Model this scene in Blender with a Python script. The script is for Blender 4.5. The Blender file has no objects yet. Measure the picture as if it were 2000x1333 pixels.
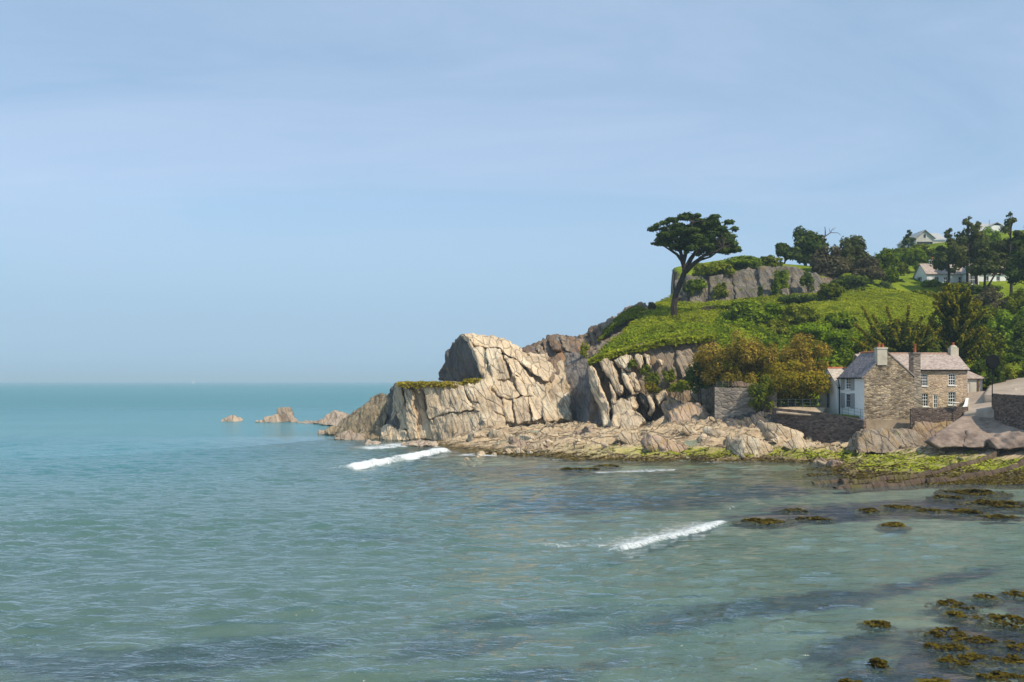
import bpy, bmesh, math, random
import numpy as np
from mathutils import Vector, Matrix

# ---------------------------------------------------------------- camera, sky, sun, exposure
SC = bpy.context.scene
COL = SC.collection
F, H, HZ = 1900.0, 8.5, 745.0          # focal length in photo pixels, eye height, horizon row
cd = bpy.data.cameras.new('camera'); cam = bpy.data.objects.new('camera', cd); COL.objects.link(cam)
cam.location = (0, 0, H); cam.rotation_euler = (math.radians(90), 0, 0)
cd.sensor_width = 36.0; cd.lens = F / 2000.0 * 36.0
cd.shift_y = (HZ - 666.5) / 2000.0
cd.clip_start = 0.5; cd.clip_end = 60000
SC.camera = cam

SUN_AZ, SUN_EL = math.radians(136), math.radians(47)     # azimuth measured from +Y towards +X
to_sun = Vector((math.sin(SUN_AZ) * math.cos(SUN_EL), math.cos(SUN_AZ) * math.cos(SUN_EL), math.sin(SUN_EL)))
W = bpy.data.worlds.new('World'); SC.world = W; W.use_nodes = True
wn, wl = W.node_tree.nodes, W.node_tree.links
wn.clear()
wo = wn.new('ShaderNodeOutputWorld'); bg = wn.new('ShaderNodeBackground')
sky = wn.new('ShaderNodeTexSky'); sky.sky_type = 'NISHITA'; sky.sun_disc = False
sky.sun_elevation = SUN_EL; sky.sun_rotation = SUN_AZ
sky.air_density = 1.0; sky.dust_density = 0.3; sky.ozone_density = 2.2; sky.altitude = 0
# thin high cloud: long streaks of cirrus over the whole dome
tc = wn.new('ShaderNodeTexCoord')
sep = wn.new('ShaderNodeSeparateXYZ'); wl.new(tc.outputs['Generated'], sep.inputs[0])
zz = wn.new('ShaderNodeMath'); zz.operation = 'MAXIMUM'; wl.new(sep.outputs['Z'], zz.inputs[0]); zz.inputs[1].default_value = 0.0
za = wn.new('ShaderNodeMath'); za.operation = 'ADD'; wl.new(zz.outputs[0], za.inputs[0]); za.inputs[1].default_value = 0.22
dx = wn.new('ShaderNodeMath'); dx.operation = 'DIVIDE'; wl.new(sep.outputs['X'], dx.inputs[0]); wl.new(za.outputs[0], dx.inputs[1])
dy = wn.new('ShaderNodeMath'); dy.operation = 'DIVIDE'; wl.new(sep.outputs['Y'], dy.inputs[0]); wl.new(za.outputs[0], dy.inputs[1])
cmb = wn.new('ShaderNodeCombineXYZ'); wl.new(dx.outputs[0], cmb.inputs[0]); wl.new(dy.outputs[0], cmb.inputs[1])
mp = wn.new('ShaderNodeMapping'); wl.new(cmb.outputs[0], mp.inputs[0])
mp.inputs['Rotation'].default_value = (0, 0, math.radians(-32)); mp.inputs['Scale'].default_value = (0.6, 1.5, 1)
nz = wn.new('ShaderNodeTexNoise'); wl.new(mp.outputs[0], nz.inputs['Vector'])
nz.inputs['Scale'].default_value = 1.1; nz.inputs['Detail'].default_value = 8; nz.inputs['Roughness'].default_value = 0.62; nz.inputs['Distortion'].default_value = 0.9
rp = wn.new('ShaderNodeValToRGB'); wl.new(nz.outputs[0], rp.inputs[0])
rp.color_ramp.elements[0].position = 0.36; rp.color_ramp.elements[0].color = (0.10, 0.10, 0.10, 1)
rp.color_ramp.elements[1].position = 0.68; rp.color_ramp.elements[1].color = (0.50, 0.50, 0.50, 1)
mx = wn.new('ShaderNodeMixRGB'); wl.new(rp.outputs[0], mx.inputs[0]); wl.new(sky.outputs[0], mx.inputs[1])
mx.inputs[2].default_value = (5.3, 5.6, 7.3, 1)
# sea haze low over the whole horizon
hz = wn.new('ShaderNodeValToRGB'); wl.new(zz.outputs[0], hz.inputs[0])
for e, (q, v) in zip([hz.color_ramp.elements[0], hz.color_ramp.elements[1], hz.color_ramp.elements.new(0.08), hz.color_ramp.elements.new(0.18)], ((0.0, 0.97), (0.42, 0.04), (0.08, 0.86), (0.18, 0.45))):
    e.position = q; e.color = (v, v, v, 1)
hm = wn.new('ShaderNodeMixRGB'); wl.new(hz.outputs[0], hm.inputs[0]); wl.new(mx.outputs[0], hm.inputs[1]); hm.inputs[2].default_value = (2.4, 3.65, 5.0, 1)
wl.new(hm.outputs[0], bg.inputs['Color']); bg.inputs['Strength'].default_value = 0.15
wl.new(bg.outputs[0], wo.inputs[0])

sl = bpy.data.lights.new('sun', 'SUN'); sun = bpy.data.objects.new('sun', sl); COL.objects.link(sun)
sl.energy = 4.6; sl.angle = math.radians(1.0); sl.color = (1.0, 0.89, 0.71)
sun.rotation_euler = (-to_sun).to_track_quat('-Z', 'Y').to_euler()
SC.view_settings.view_transform = 'Standard'; SC.view_settings.look = 'None'
SC.view_settings.exposure = 0.0; SC.view_settings.gamma = 1.0
SC.cycles.use_denoising = True
SC.cycles.max_bounces = 6; SC.cycles.transparent_max_bounces = 8; SC.cycles.volume_bounces = 0
SC.cycles.sample_clamp_indirect = 4.0

# ---------------------------------------------------------------- helpers
rng = np.random.default_rng(7); random.seed(7)
def P(px, py, Y):
    return ((px - 1000.0) / F * Y, Y, H + (HZ - py) / F * Y)
def sea(px, py, z=0.0):
    Y = (H - z) * F / (py - HZ); return ((px - 1000.0) / F * Y, Y)

def _hash(ix, iy, iz, seed):
    h = (ix * 374761393 + iy * 668265263 + iz * 1274126177 + seed * 974711) & 0xFFFFFFFF
    h = ((h ^ (h >> 13)) * 1103515245) & 0xFFFFFFFF
    h = ((h ^ (h >> 16)) * 2246822519) & 0xFFFFFFFF
    return (h ^ (h >> 15)) & 0xFFFFFFFF
def perlin(p, seed=0):
    p = np.asarray(p, float); f = np.floor(p); i = f.astype(np.int64); r = p - f
    u = r * r * r * (r * (r * 6 - 15) + 10)
    out = np.zeros(len(p))
    for a in (0, 1):
        for b in (0, 1):
            for c in (0, 1):
                h = _hash(i[:, 0] + a, i[:, 1] + b, i[:, 2] + c, seed)
                g = (h & 1023) / 1023.0 * 2 - 1; g2 = ((h >> 10) & 1023) / 1023.0 * 2 - 1; g3 = ((h >> 20) & 1023) / 1023.0 * 2 - 1
                d = g * (r[:, 0] - a) + g2 * (r[:, 1] - b) + g3 * (r[:, 2] - c)
                w = (u[:, 0] if a else 1 - u[:, 0]) * (u[:, 1] if b else 1 - u[:, 1]) * (u[:, 2] if c else 1 - u[:, 2])
                out += w * d
    return out * 1.3
def fbm(p, octv=4, seed=0, gain=0.5):
    p = np.asarray(p, float); a, s, o = 1.0, 1.0, 0
    for k in range(octv):
        o = o + a * perlin(p * s + 17.3 * k, seed + k); a *= gain; s *= 2.03
    return o
def xyz(x, y, z=0.0):
    x = np.asarray(x, float).ravel(); y = np.asarray(y, float).ravel()
    return np.stack([x, y, np.broadcast_to(np.asarray(z, float), x.shape).ravel() if np.ndim(z) == 0 else np.asarray(z).ravel()], 1)
def sstep(a, b, x):
    t = np.clip((x - a) / (b - a), 0, 1); return t * t * (3 - 2 * t)
def cellrand(q, seed):
    i = np.floor(q).astype(np.int64); return _hash(i[:, 0], i[:, 1], i[:, 2], seed) / 4294967295.0

class TPS:
    def __init__(s, pts, reg=0.02):
        a = np.array(pts, float); s.xy = a[:, :2]; n = len(a)
        K = s.k(s.xy[:, None] - s.xy[None]); K += reg * np.eye(n) * 10
        Pm = np.c_[np.ones(n), s.xy]
        A = np.zeros((n + 3, n + 3)); A[:n, :n] = K; A[:n, n:] = Pm; A[n:, :n] = Pm.T
        s.w = np.linalg.solve(A, np.r_[a[:, 2], 0, 0, 0])
    @staticmethod
    def k(d):
        r2 = (d ** 2).sum(-1) + 1e-9; return 0.5 * r2 * np.log(r2) * 0.01
    def __call__(s, x, y):
        x = np.asarray(x, float); sh = x.shape; q = np.stack([x.ravel(), np.asarray(y, float).ravel()], 1)
        out = np.empty(len(q))
        for i in range(0, len(q), 40000):
            c = q[i:i + 40000]
            out[i:i + 40000] = s.k(c[:, None] - s.xy[None]) @ s.w[:-3] + np.c_[np.ones(len(c)), c] @ s.w[-3:]
        return out.reshape(sh)

def mesh(name, v, f, mat=None, smooth=False, attrs=None):
    me = bpy.data.meshes.new(name); v = np.asarray(v, np.float32)
    if isinstance(f, np.ndarray):
        n, k = f.shape
        me.vertices.add(len(v)); me.vertices.foreach_set('co', v.ravel())
        me.loops.add(n * k); me.loops.foreach_set('vertex_index', f.astype(np.int32).ravel())
        me.polygons.add(n); me.polygons.foreach_set('loop_start', np.arange(0, n * k, k, dtype=np.int32))
        me.update(calc_edges=True)
    else:
        me.from_pydata([tuple(map(float, q)) for q in v], [], f); me.update()
    if smooth: me.polygons.foreach_set('use_smooth', np.ones(len(me.polygons), bool))
    for k, a in (attrs or {}).items():
        at = me.attributes.new(k, 'FLOAT', 'POINT'); at.data.foreach_set('value', np.asarray(a, np.float32))
    if mat:
        me.materials.append(mat)
    return me
def link(name, data, parent=None, label=None, cat=None, group=None, kind=None, loc=None):
    o = bpy.data.objects.new(name, data); COL.objects.link(o)
    if loc is not None: o.location = loc
    if parent is not None:
        o.parent = parent
        if parent.parent is None and parent.type == 'EMPTY':      # part meshes are written in world coordinates
            o.matrix_parent_inverse = Matrix.Translation(-Vector(parent.location))
    if label: o['label'] = label
    if cat: o['category'] = cat
    if group: o['group'] = group
    if kind: o['kind'] = kind
    return o
def add(name, v, f, mat, parent=None, smooth=False, attrs=None, **k):
    return link(name, mesh(name, v, f, mat, smooth, attrs), parent, **k)
def empty(name, loc, label, cat, group=None):
    o = link(name, None, None, label, cat, group, loc=loc); o.empty_display_size = 0.3
    return o
def grid_faces(nr, nc):
    i = np.arange(nr * nc).reshape(nr, nc)
    return np.stack([i[:-1, :-1], i[:-1, 1:], i[1:, 1:], i[1:, :-1]], -1).reshape(-1, 4)

class MB:
    """collects simple solids into one mesh"""
    def __init__(s): s.v, s.f = [], []
    def poly(s, pts):
        b = len(s.v); s.v += [tuple(p) for p in pts]; s.f.append(tuple(range(b, b + len(pts)))); return s
    def box(s, x0, x1, y0, y1, z0, z1):
        b = len(s.v)
        s.v += [(x0, y0, z0), (x1, y0, z0), (x1, y1, z0), (x0, y1, z0), (x0, y0, z1), (x1, y0, z1), (x1, y1, z1), (x0, y1, z1)]
        for q in ((0, 3, 2, 1), (4, 5, 6, 7), (0, 1, 5, 4), (1, 2, 6, 5), (2, 3, 7, 6), (3, 0, 4, 7)): s.f.append(tuple(b + i for i in q))
        return s
    def prism(s, a, c):
        """two matching loops a and c joined into a solid"""
        n = len(a); b = len(s.v); s.v += [tuple(p) for p in a] + [tuple(p) for p in c]
        s.f.append(tuple(b + i for i in range(n))); s.f.append(tuple(b + n + i for i in reversed(range(n))))
        for i in range(n):
            j = (i + 1) % n; s.f.append((b + i, b + n + i, b + n + j, b + j))
        return s
    def tube(s, pts, rad, n=6, cap=True):
        pts = [np.array(p, float) for p in pts]
        if np.isscalar(rad): rad = [rad] * len(pts)
        b0 = len(s.v)
        for i, p in enumerate(pts):
            t = pts[min(i + 1, len(pts) - 1)] - pts[max(i - 1, 0)]; t /= np.linalg.norm(t) + 1e-9
            u = np.cross(t, (0.31, 0.95, 0.05)); u /= np.linalg.norm(u) + 1e-9; w = np.cross(t, u)
            for k in range(n):
                a = 2 * math.pi * k / n; s.v.append(tuple(p + rad[i] * (math.cos(a) * u + math.sin(a) * w)))
        for i in range(len(pts) - 1):
            for k in range(n):
                a, c = b0 + i * n + k, b0 + i * n + (k + 1) % n
                s.f.append((a, c, c + n, a + n))
        if cap:
            s.f.append(tuple(b0 + k for k in reversed(range(n)))); e = b0 + (len(pts) - 1) * n; s.f.append(tuple(e + k for k in range(n)))
        return s
    def lathe(s, c, prof, n=12):
        b0 = len(s.v)
        for r, z in prof:
            for k in range(n):
                a = 2 * math.pi * k / n; s.v.append((c[0] + r * math.cos(a), c[1] + r * math.sin(a), c[2] + z))
        for i in range(len(prof) - 1):
            for k in range(n):
                a, d = b0 + i * n + k, b0 + i * n + (k + 1) % n; s.f.append((a, d, d + n, a + n))
        s.f.append(tuple(b0 + k for k in reversed(range(n)))); e = b0 + (len(prof) - 1) * n; s.f.append(tuple(e + k for k in range(n)))
        return s
    def build(s, name, mat, parent=None, smooth=False, **k):
        return add(name, s.v, s.f, mat, parent, smooth, **k)

# ---------------------------------------------------------------- materials
class NT:
    def __init__(s, name):
        s.m = bpy.data.materials.new(name); s.m.use_nodes = True; s.n = s.m.node_tree.nodes; s.l = s.m.node_tree.links; s.n.clear()
        s.out = s.n.new('ShaderNodeOutputMaterial')
    def node(s, t, ins=None, **props):
        x = s.n.new(t)
        for k, v in props.items(): setattr(x, k, v)
        for k, v in (ins or {}).items(): s.set(x.inputs[k], v)
        return x
    def set(s, sock, v):
        if isinstance(v, bpy.types.NodeSocket): s.l.new(v, sock)
        else: sock.default_value = v
    def pos(s): return s.node('ShaderNodeNewGeometry').outputs['Position']
    def mapping(s, vec, rot=(0, 0, 0), scale=(1, 1, 1), loc=(0, 0, 0)):
        return s.node('ShaderNodeMapping', {'Vector': vec, 'Rotation': rot, 'Scale': scale, 'Location': loc}).outputs[0]
    def noise(s, vec, scale, detail=4, rough=0.55, dist=0.0):
        return s.node('ShaderNodeTexNoise', {'Vector': vec, 'Scale': scale, 'Detail': detail, 'Roughness': rough, 'Distortion': dist}).outputs[0]
    def voro(s, vec, scale, feature='F1', rnd=1.0):
        return s.node('ShaderNodeTexVoronoi', {'Vector': vec, 'Scale': scale, 'Randomness': rnd}, feature=feature)
    def ramp(s, fac, stops, interp='LINEAR'):
        x = s.node('ShaderNodeValToRGB', {'Fac': fac}); r = x.color_ramp; r.interpolation = interp
        while len(r.elements) < len(stops): r.elements.new(0.5)
        for e, (p, c) in zip(r.elements, stops):
            e.position = p; e.color = (c, c, c, 1) if np.isscalar(c) else (*c, 1)
        return x.outputs[0]
    def mix(s, fac, a, b, mode='MIX'):
        if not isinstance(a, bpy.types.NodeSocket) and len(a) == 3: a = (*a, 1)
        if not isinstance(b, bpy.types.NodeSocket) and len(b) == 3: b = (*b, 1)
        return s.node('ShaderNodeMixRGB', {0: fac, 1: a, 2: b}, blend_type=mode).outputs[0]
    def math(s, op, a, b=0.0, clamp=False):
        return s.node('ShaderNodeMath', {0: a, 1: b}, operation=op, use_clamp=clamp).outputs[0]
    def attr(s, name): return s.node('ShaderNodeAttribute', attribute_name=name).outputs['Fac']
    def bump(s, h, strength=0.5, dist=0.1, normal=None):
        d = {'Height': h, 'Strength': strength, 'Distance': dist}
        if normal is not None: d['Normal'] = normal
        return s.node('ShaderNodeBump', d).outputs[0]
    def principled(s, color, rough=0.8, normal=None, spec=0.25, **extra):
        d = {'Base Color': color if isinstance(color, bpy.types.NodeSocket) else (*color, 1), 'Roughness': rough, 'Specular IOR Level': spec}
        if normal is not None: d['Normal'] = normal
        d.update(extra)
        return s.node('ShaderNodeBsdfPrincipled', d).outputs[0]
    def done(s, sh):
        s.l.new(sh, s.out.inputs[0]); return s.m

BED = np.array([0.90, -0.12, 0.42]); BED /= np.linalg.norm(BED)        # normal of the steep rock beds
def m_rock(name, stops, stain=(0.40, 0.25, 0.10), stain_amt=0.5, dark=(0.10, 0.085, 0.075), dark_lo=0.60, pale=None, bump=0.85, moss=None, moss_lo=0.6):
    t = NT(name); p = t.pos()
    beds = t.mapping(t.mapping(p, rot=(0, math.radians(25), math.radians(8))), scale=(1.0, 0.25, 0.14))
    n1 = t.noise(beds, 1.7, 6, 0.65, 0.3)
    n2 = t.noise(p, 0.28, 4, 0.55)
    base = t.ramp(t.math('ADD', t.math('MULTIPLY', n1, 0.6), t.math('MULTIPLY', n2, 0.4)), stops)
    st = t.ramp(t.noise(p, 0.45, 5, 0.65, 0.6), [(0.52, 0.0), (0.66, 1.0)])
    base = t.mix(t.math('MULTIPLY', st, stain_amt), base, stain)
    if pale:
        pl = t.ramp(t.noise(t.mapping(p, loc=(31, 7, 3)), 0.22, 4, 0.6), [(0.56, 0.0), (0.66, 1.0)])
        base = t.mix(t.math('MULTIPLY', pl, 0.75), base, pale)
    streak = t.ramp(t.noise(t.mapping(beds, scale=(2.6, 1, 1)), 1.6, 6, 0.7, 0.3), [(dark_lo, 0.0), (dark_lo + 0.10, 1.0)])
    base = t.mix(t.math('MULTIPLY', streak, 0.75), base, dark)
    if moss:
        mo = t.ramp(t.noise(p, 0.8, 6, 0.7), [(moss_lo, 0.0), (moss_lo + 0.1, 1.0)])
        base = t.mix(mo, base, moss)
    base = t.mix(1.0, base, t.ramp(t.node('ShaderNodeObjectInfo').outputs['Random'], [(0.0, 0.82), (1.0, 1.14)]), 'MULTIPLY')
    fine = t.noise(p, 5.0, 5, 0.75)
    base = t.mix(0.5, base, t.ramp(fine, [(0.3, 0.55), (0.7, 1.35)]), 'MULTIPLY')
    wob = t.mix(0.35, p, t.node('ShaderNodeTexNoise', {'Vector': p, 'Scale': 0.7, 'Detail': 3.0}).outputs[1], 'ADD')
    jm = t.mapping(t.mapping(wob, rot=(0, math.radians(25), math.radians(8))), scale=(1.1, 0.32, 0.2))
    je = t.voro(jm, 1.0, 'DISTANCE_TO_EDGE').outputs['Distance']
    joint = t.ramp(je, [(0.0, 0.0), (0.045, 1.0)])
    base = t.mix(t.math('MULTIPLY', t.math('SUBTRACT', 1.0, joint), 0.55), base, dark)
    hgt = t.math('ADD', t.math('ADD', t.math('MULTIPLY', n1, 1.0), t.math('MULTIPLY', fine, 0.6)), t.math('MULTIPLY', joint, 0.5))
    return t.done(t.principled(base, 0.9, t.bump(hgt, bump, 0.4), 0.15))
M = {}
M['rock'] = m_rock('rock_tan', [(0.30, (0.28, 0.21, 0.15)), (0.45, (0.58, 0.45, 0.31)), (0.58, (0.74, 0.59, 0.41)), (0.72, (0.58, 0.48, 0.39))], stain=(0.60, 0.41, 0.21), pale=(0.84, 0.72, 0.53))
M['rock_grey_shade'] = m_rock('rock_grey_shade', [(0.30, (0.07, 0.065, 0.065)), (0.5, (0.14, 0.128, 0.12)), (0.7, (0.22, 0.195, 0.17))], stain=(0.25, 0.19, 0.10), stain_amt=0.5, moss=(0.14, 0.13, 0.05), moss_lo=0.62)  # grey rock, darkened: shade of the left-facing slabs put into its colour
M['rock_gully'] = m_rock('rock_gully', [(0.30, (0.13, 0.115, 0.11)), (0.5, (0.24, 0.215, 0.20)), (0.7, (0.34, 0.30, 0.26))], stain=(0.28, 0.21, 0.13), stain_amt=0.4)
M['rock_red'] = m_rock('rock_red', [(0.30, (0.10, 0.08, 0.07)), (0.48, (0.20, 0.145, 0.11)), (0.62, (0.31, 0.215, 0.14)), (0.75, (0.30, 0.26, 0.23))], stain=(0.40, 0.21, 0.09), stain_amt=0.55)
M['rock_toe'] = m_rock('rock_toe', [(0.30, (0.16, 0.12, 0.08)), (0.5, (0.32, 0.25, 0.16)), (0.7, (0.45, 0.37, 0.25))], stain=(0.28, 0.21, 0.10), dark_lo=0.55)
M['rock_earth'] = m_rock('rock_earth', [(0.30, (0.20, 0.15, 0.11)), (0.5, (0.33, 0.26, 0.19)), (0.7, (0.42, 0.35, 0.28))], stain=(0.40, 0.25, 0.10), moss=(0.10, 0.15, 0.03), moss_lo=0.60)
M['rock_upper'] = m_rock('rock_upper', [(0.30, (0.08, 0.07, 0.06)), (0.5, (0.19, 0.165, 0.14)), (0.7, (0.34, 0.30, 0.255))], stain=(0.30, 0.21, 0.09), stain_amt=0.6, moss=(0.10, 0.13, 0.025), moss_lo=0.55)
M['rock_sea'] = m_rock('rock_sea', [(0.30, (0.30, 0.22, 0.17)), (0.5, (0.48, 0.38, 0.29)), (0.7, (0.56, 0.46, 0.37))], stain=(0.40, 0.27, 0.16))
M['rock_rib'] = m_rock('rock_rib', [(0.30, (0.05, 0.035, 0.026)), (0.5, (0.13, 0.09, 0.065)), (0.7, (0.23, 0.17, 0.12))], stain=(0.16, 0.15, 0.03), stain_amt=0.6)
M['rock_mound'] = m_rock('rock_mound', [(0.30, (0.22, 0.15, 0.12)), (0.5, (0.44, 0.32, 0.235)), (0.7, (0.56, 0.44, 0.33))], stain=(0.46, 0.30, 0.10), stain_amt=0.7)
def m_leaf(name, stops, trans=0.40):
    t = NT(name); c = t.ramp(t.attr('tint'), stops)
    sh = t.node('ShaderNodeMixShader', {0: trans, 1: t.node('ShaderNodeBsdfDiffuse', {'Color': c}).outputs[0], 2: t.node('ShaderNodeBsdfTranslucent', {'Color': c}).outputs[0]})
    return t.done(sh.outputs[0])
M['pine'] = m_leaf('needle_dark', [(0.0, (0.034, 0.060, 0.018)), (0.6, (0.085, 0.125, 0.028)), (1.0, (0.17, 0.20, 0.045))])
M['pine2'] = m_leaf('needle_olive', [(0.0, (0.050, 0.064, 0.022)), (0.6, (0.115, 0.132, 0.040)), (1.0, (0.20, 0.20, 0.07))])
M['green'] = m_leaf('leaf_green', [(0.0, (0.07, 0.11, 0.012)), (0.5, (0.19, 0.265, 0.018)), (1.0, (0.34, 0.41, 0.035))])
M['bright'] = m_leaf('leaf_bright', [(0.0, (0.09, 0.15, 0.010)), (0.5, (0.22, 0.32, 0.016)), (1.0, (0.38, 0.46, 0.03))])
M['dark'] = m_leaf('leaf_dark', [(0.0, (0.040, 0.066, 0.014)), (0.5, (0.092, 0.135, 0.024)), (1.0, (0.18, 0.22, 0.04))])
M['olive'] = m_leaf('leaf_olive', [(0.0, (0.06, 0.08, 0.008)), (0.5, (0.18, 0.215, 0.018)), (1.0, (0.35, 0.35, 0.045))])
M['tamarisk'] = m_leaf('leaf_tamarisk', [(0.0, (0.11, 0.10, 0.016)), (0.35, (0.235, 0.185, 0.025)), (0.7, (0.42, 0.29, 0.045)), (1.0, (0.58, 0.39, 0.09))])
M['amber'] = m_leaf('leaf_amber', [(0.0, (0.10, 0.105, 0.012)), (0.4, (0.25, 0.215, 0.018)), (0.8, (0.44, 0.31, 0.03)), (1.0, (0.56, 0.39, 0.06))])
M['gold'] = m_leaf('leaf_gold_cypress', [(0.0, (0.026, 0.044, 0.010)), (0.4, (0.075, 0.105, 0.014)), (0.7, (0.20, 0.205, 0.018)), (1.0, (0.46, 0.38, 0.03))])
M['scrub'] = m_leaf('leaf_scrub', [(0.0, (0.06525, 0.0609, 0.0319)), (0.5, (0.145, 0.1276, 0.06525)), (1.0, (0.2465, 0.203, 0.1087))])
M['fresh'] = m_leaf('leaf_fresh', [(0.0, (0.1015, 0.1595, 0.0174)), (0.5, (0.2465, 0.3625, 0.0319)), (1.0, (0.4205, 0.522, 0.0725))])
M['weed'] = m_leaf('seaweed_brown', [(0.0, (0.022, 0.017, 0.005)), (0.5, (0.075, 0.056, 0.010)), (1.0, (0.165, 0.125, 0.022))], 0.1)
M['algae'] = m_leaf('seaweed_green', [(0.0, (0.10, 0.12, 0.010)), (0.5, (0.26, 0.29, 0.018)), (1.0, (0.44, 0.45, 0.05))], 0.1)
M['turf'] = m_leaf('turf_blades', [(0.0, (0.17, 0.19, 0.016)), (0.5, (0.30, 0.335, 0.020)), (1.0, (0.43, 0.44, 0.045))])
M['turf_dry'] = m_leaf('turf_dry', [(0.0, (0.14, 0.12, 0.012)), (0.5, (0.32, 0.26, 0.02)), (1.0, (0.48, 0.37, 0.06))])
def m_bark(name, a, b):
    t = NT(name); p = t.pos(); n = t.noise(t.mapping(p, scale=(1, 1, 0.25)), 5, 5, 0.65)
    return t.done(t.principled(t.ramp(n, [(0.35, a), (0.65, b)]), 0.9, t.bump(n, 0.5, 0.05), 0.1))
M['bark'] = m_bark('bark_brown', (0.022, 0.018, 0.015), (0.075, 0.06, 0.05))
M['bark_grey'] = m_bark('bark_grey', (0.06, 0.05, 0.045), (0.20, 0.17, 0.15))
# ---------------------------------------------------------------- shore and sea bed heights
def S(px, py, z):
    x, y = sea(px, py, z); return (x, y, z)
def U(px, py, d):
    x, y = sea(px, py); return (x, y, -d)
shore_pts = [
    # waterline of the rock platform
    S(880, 884, 0), S(1000, 889, 0), S(1100, 894, 0), S(1200, 901, 0), S(1300, 903, 0), S(1450, 900, 0), S(1600, 894, 0), S(1645, 903, 0), S(1640, 925, 0), S(1600, 944, -.05),
    S(1700, 948, -.02), S(1850, 938, .05), S(1990, 930, .15),
    # platform rising to the cliff foot
    S(900, 868, .4), S(950, 846, 1.7), S(1050, 833, 2.4), S(1120, 827, 2.6), S(1180, 842, 2.0), S(1250, 838, 2.5), S(1330, 822, 3.6), S(1400, 812, 4.2), S(1450, 828, 3.4),
    S(1510, 845, 2.7), S(1570, 852, 2.4), S(1640, 858, 2.2), S(1690, 868, 1.9), S(1800, 870, 1.9), S(1880, 868, 2.1), S(1950, 864, 2.5), S(2000, 860, 2.8), S(2150, 850, 3.2),
    S(1000, 860, 1.1), S(1100, 862, 1.2), S(1200, 868, 1.3), S(1300, 862, 1.7), S(1400, 862, 1.8), S(1500, 870, 1.4), S(1600, 876, 1.1),
    S(1050, 878, .5), S(1200, 884, .6), S(1350, 882, .8), S(1480, 886, .6), S(1700, 886, 1.0), S(1800, 888, 1.2), S(1900, 888, 1.4), S(2000, 882, 1.8), S(2150, 880, 2.2),
    S(1690, 910, .45), S(1780, 915, .6), S(1880, 910, .8), S(2000, 908, .9), S(1740, 932, .15), S(1850, 922, .35),
    # under the houses and behind the cliff foot: keep level
    (20, 150, 3), (40, 125, 3), (60, 115, 3), (-5, 150, 0.5), (-20, 160, -1.0),
    # shallow weedy bay
    U(1480, 1018, .12), U(1750, 995, .06), U(1900, 975, .02), U(1990, 965, .0), U(1990, 1010, .15), U(1990, 1060, .7), U(1700, 1060, .8), U(1850, 1110, .75), U(1990, 1130, .5),
    U(1900, 1200, .22), U(1990, 1200, .1), U(1850, 1290, .18), U(1990, 1310, .08), U(1700, 1240, .55), U(1700, 1333, .6), U(1500, 1150, .8), U(1400, 960, 1.0), U(1250, 960, 1.1),
    U(1050, 925, .5), U(1000, 960, 1.0), U(1200, 1010, .75), U(1100, 1050, .9), U(1300, 1050, .7), U(1300, 1120, 1.3), U(1100, 1180, 1.5), U(1400, 1250, 1.3), U(1200, 1300, 1.2), U(800, 950, 1.8),
    U(700, 1000, 2.2), U(900, 1100, 1.6), U(700, 1250, 1.3), U(400, 1260, 1.3), U(100, 1260, 1.3), U(200, 1330, .9), U(500, 1330, 1.0), U(900, 1300, 1.2), U(400, 1120, 2.2), U(100, 1100, 2.5), U(600, 880, 2.5), U(800, 870, .9), U(650, 862, 1.4),
    U(200, 950, 4), U(0, 900, 5), U(400, 850, 5), (-60, 60, 4), (-100, 100, 7), (-120, 170, 8), (-60, 170, 6), (-40, 30, 2.0), (30, 12, .3), (-20, 12, 1.0), (60, 60, .6), (90, 85, 2.5), (100, 130, 5),
]
shore_pts = [(a, b, -abs(c) if (a < -39 and b > 25) else c) for a, b, c in shore_pts]
shore_pts = [(a, b, -2.0) if (a, b) == (-40, 30) else (a, b, c) for a, b, c in shore_pts]
shore_z = TPS([(a, b, (-0.3 if (a, b) == (30, 12) else -1.0 if (a, b) == (-20, 12) else c)) for a, b, c in shore_pts])

t = NT('sea_bed'); p = t.pos()
wd = t.attr('weed'); nn = t.noise(p, 0.9, 6, 0.7)
sand = t.ramp(t.noise(p, 0.35, 4, 0.6), [(0.35, (0.18, 0.205, 0.15)), (0.65, (0.29, 0.30, 0.22))])
weedc = t.ramp(nn, [(0.35, (0.014, 0.013, 0.034)), (0.55, (0.048, 0.040, 0.072)), (0.72, (0.17, 0.11, 0.09))])
fac = t.ramp(t.math('ADD', wd, t.math('MULTIPLY', t.math('SUBTRACT', nn, 0.5), 0.9)), [(0.38, 0.0), (0.62, 1.0)])
M['bed'] = t.done(t.principled(t.mix(fac, sand, weedc), 0.95, t.bump(nn, 0.6, 0.3), 0.0))
bx = np.arange(-150, 112, 0.95); by = np.arange(7, 200, 0.95); BX, BY = np.meshgrid(bx, by)
BZ = shore_z(BX, BY)
pb = xyz(BX, BY)
BZ = np.minimum(BZ, np.where(BZ > -0.2, BZ - 0.35, BZ)) + 0.10 * fbm(pb * 0.5, 3, 5).reshape(BZ.shape)
BZ = np.where(BX < -22, np.minimum(BZ, -0.8), BZ); BZ = np.maximum(BZ, -9)
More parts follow.
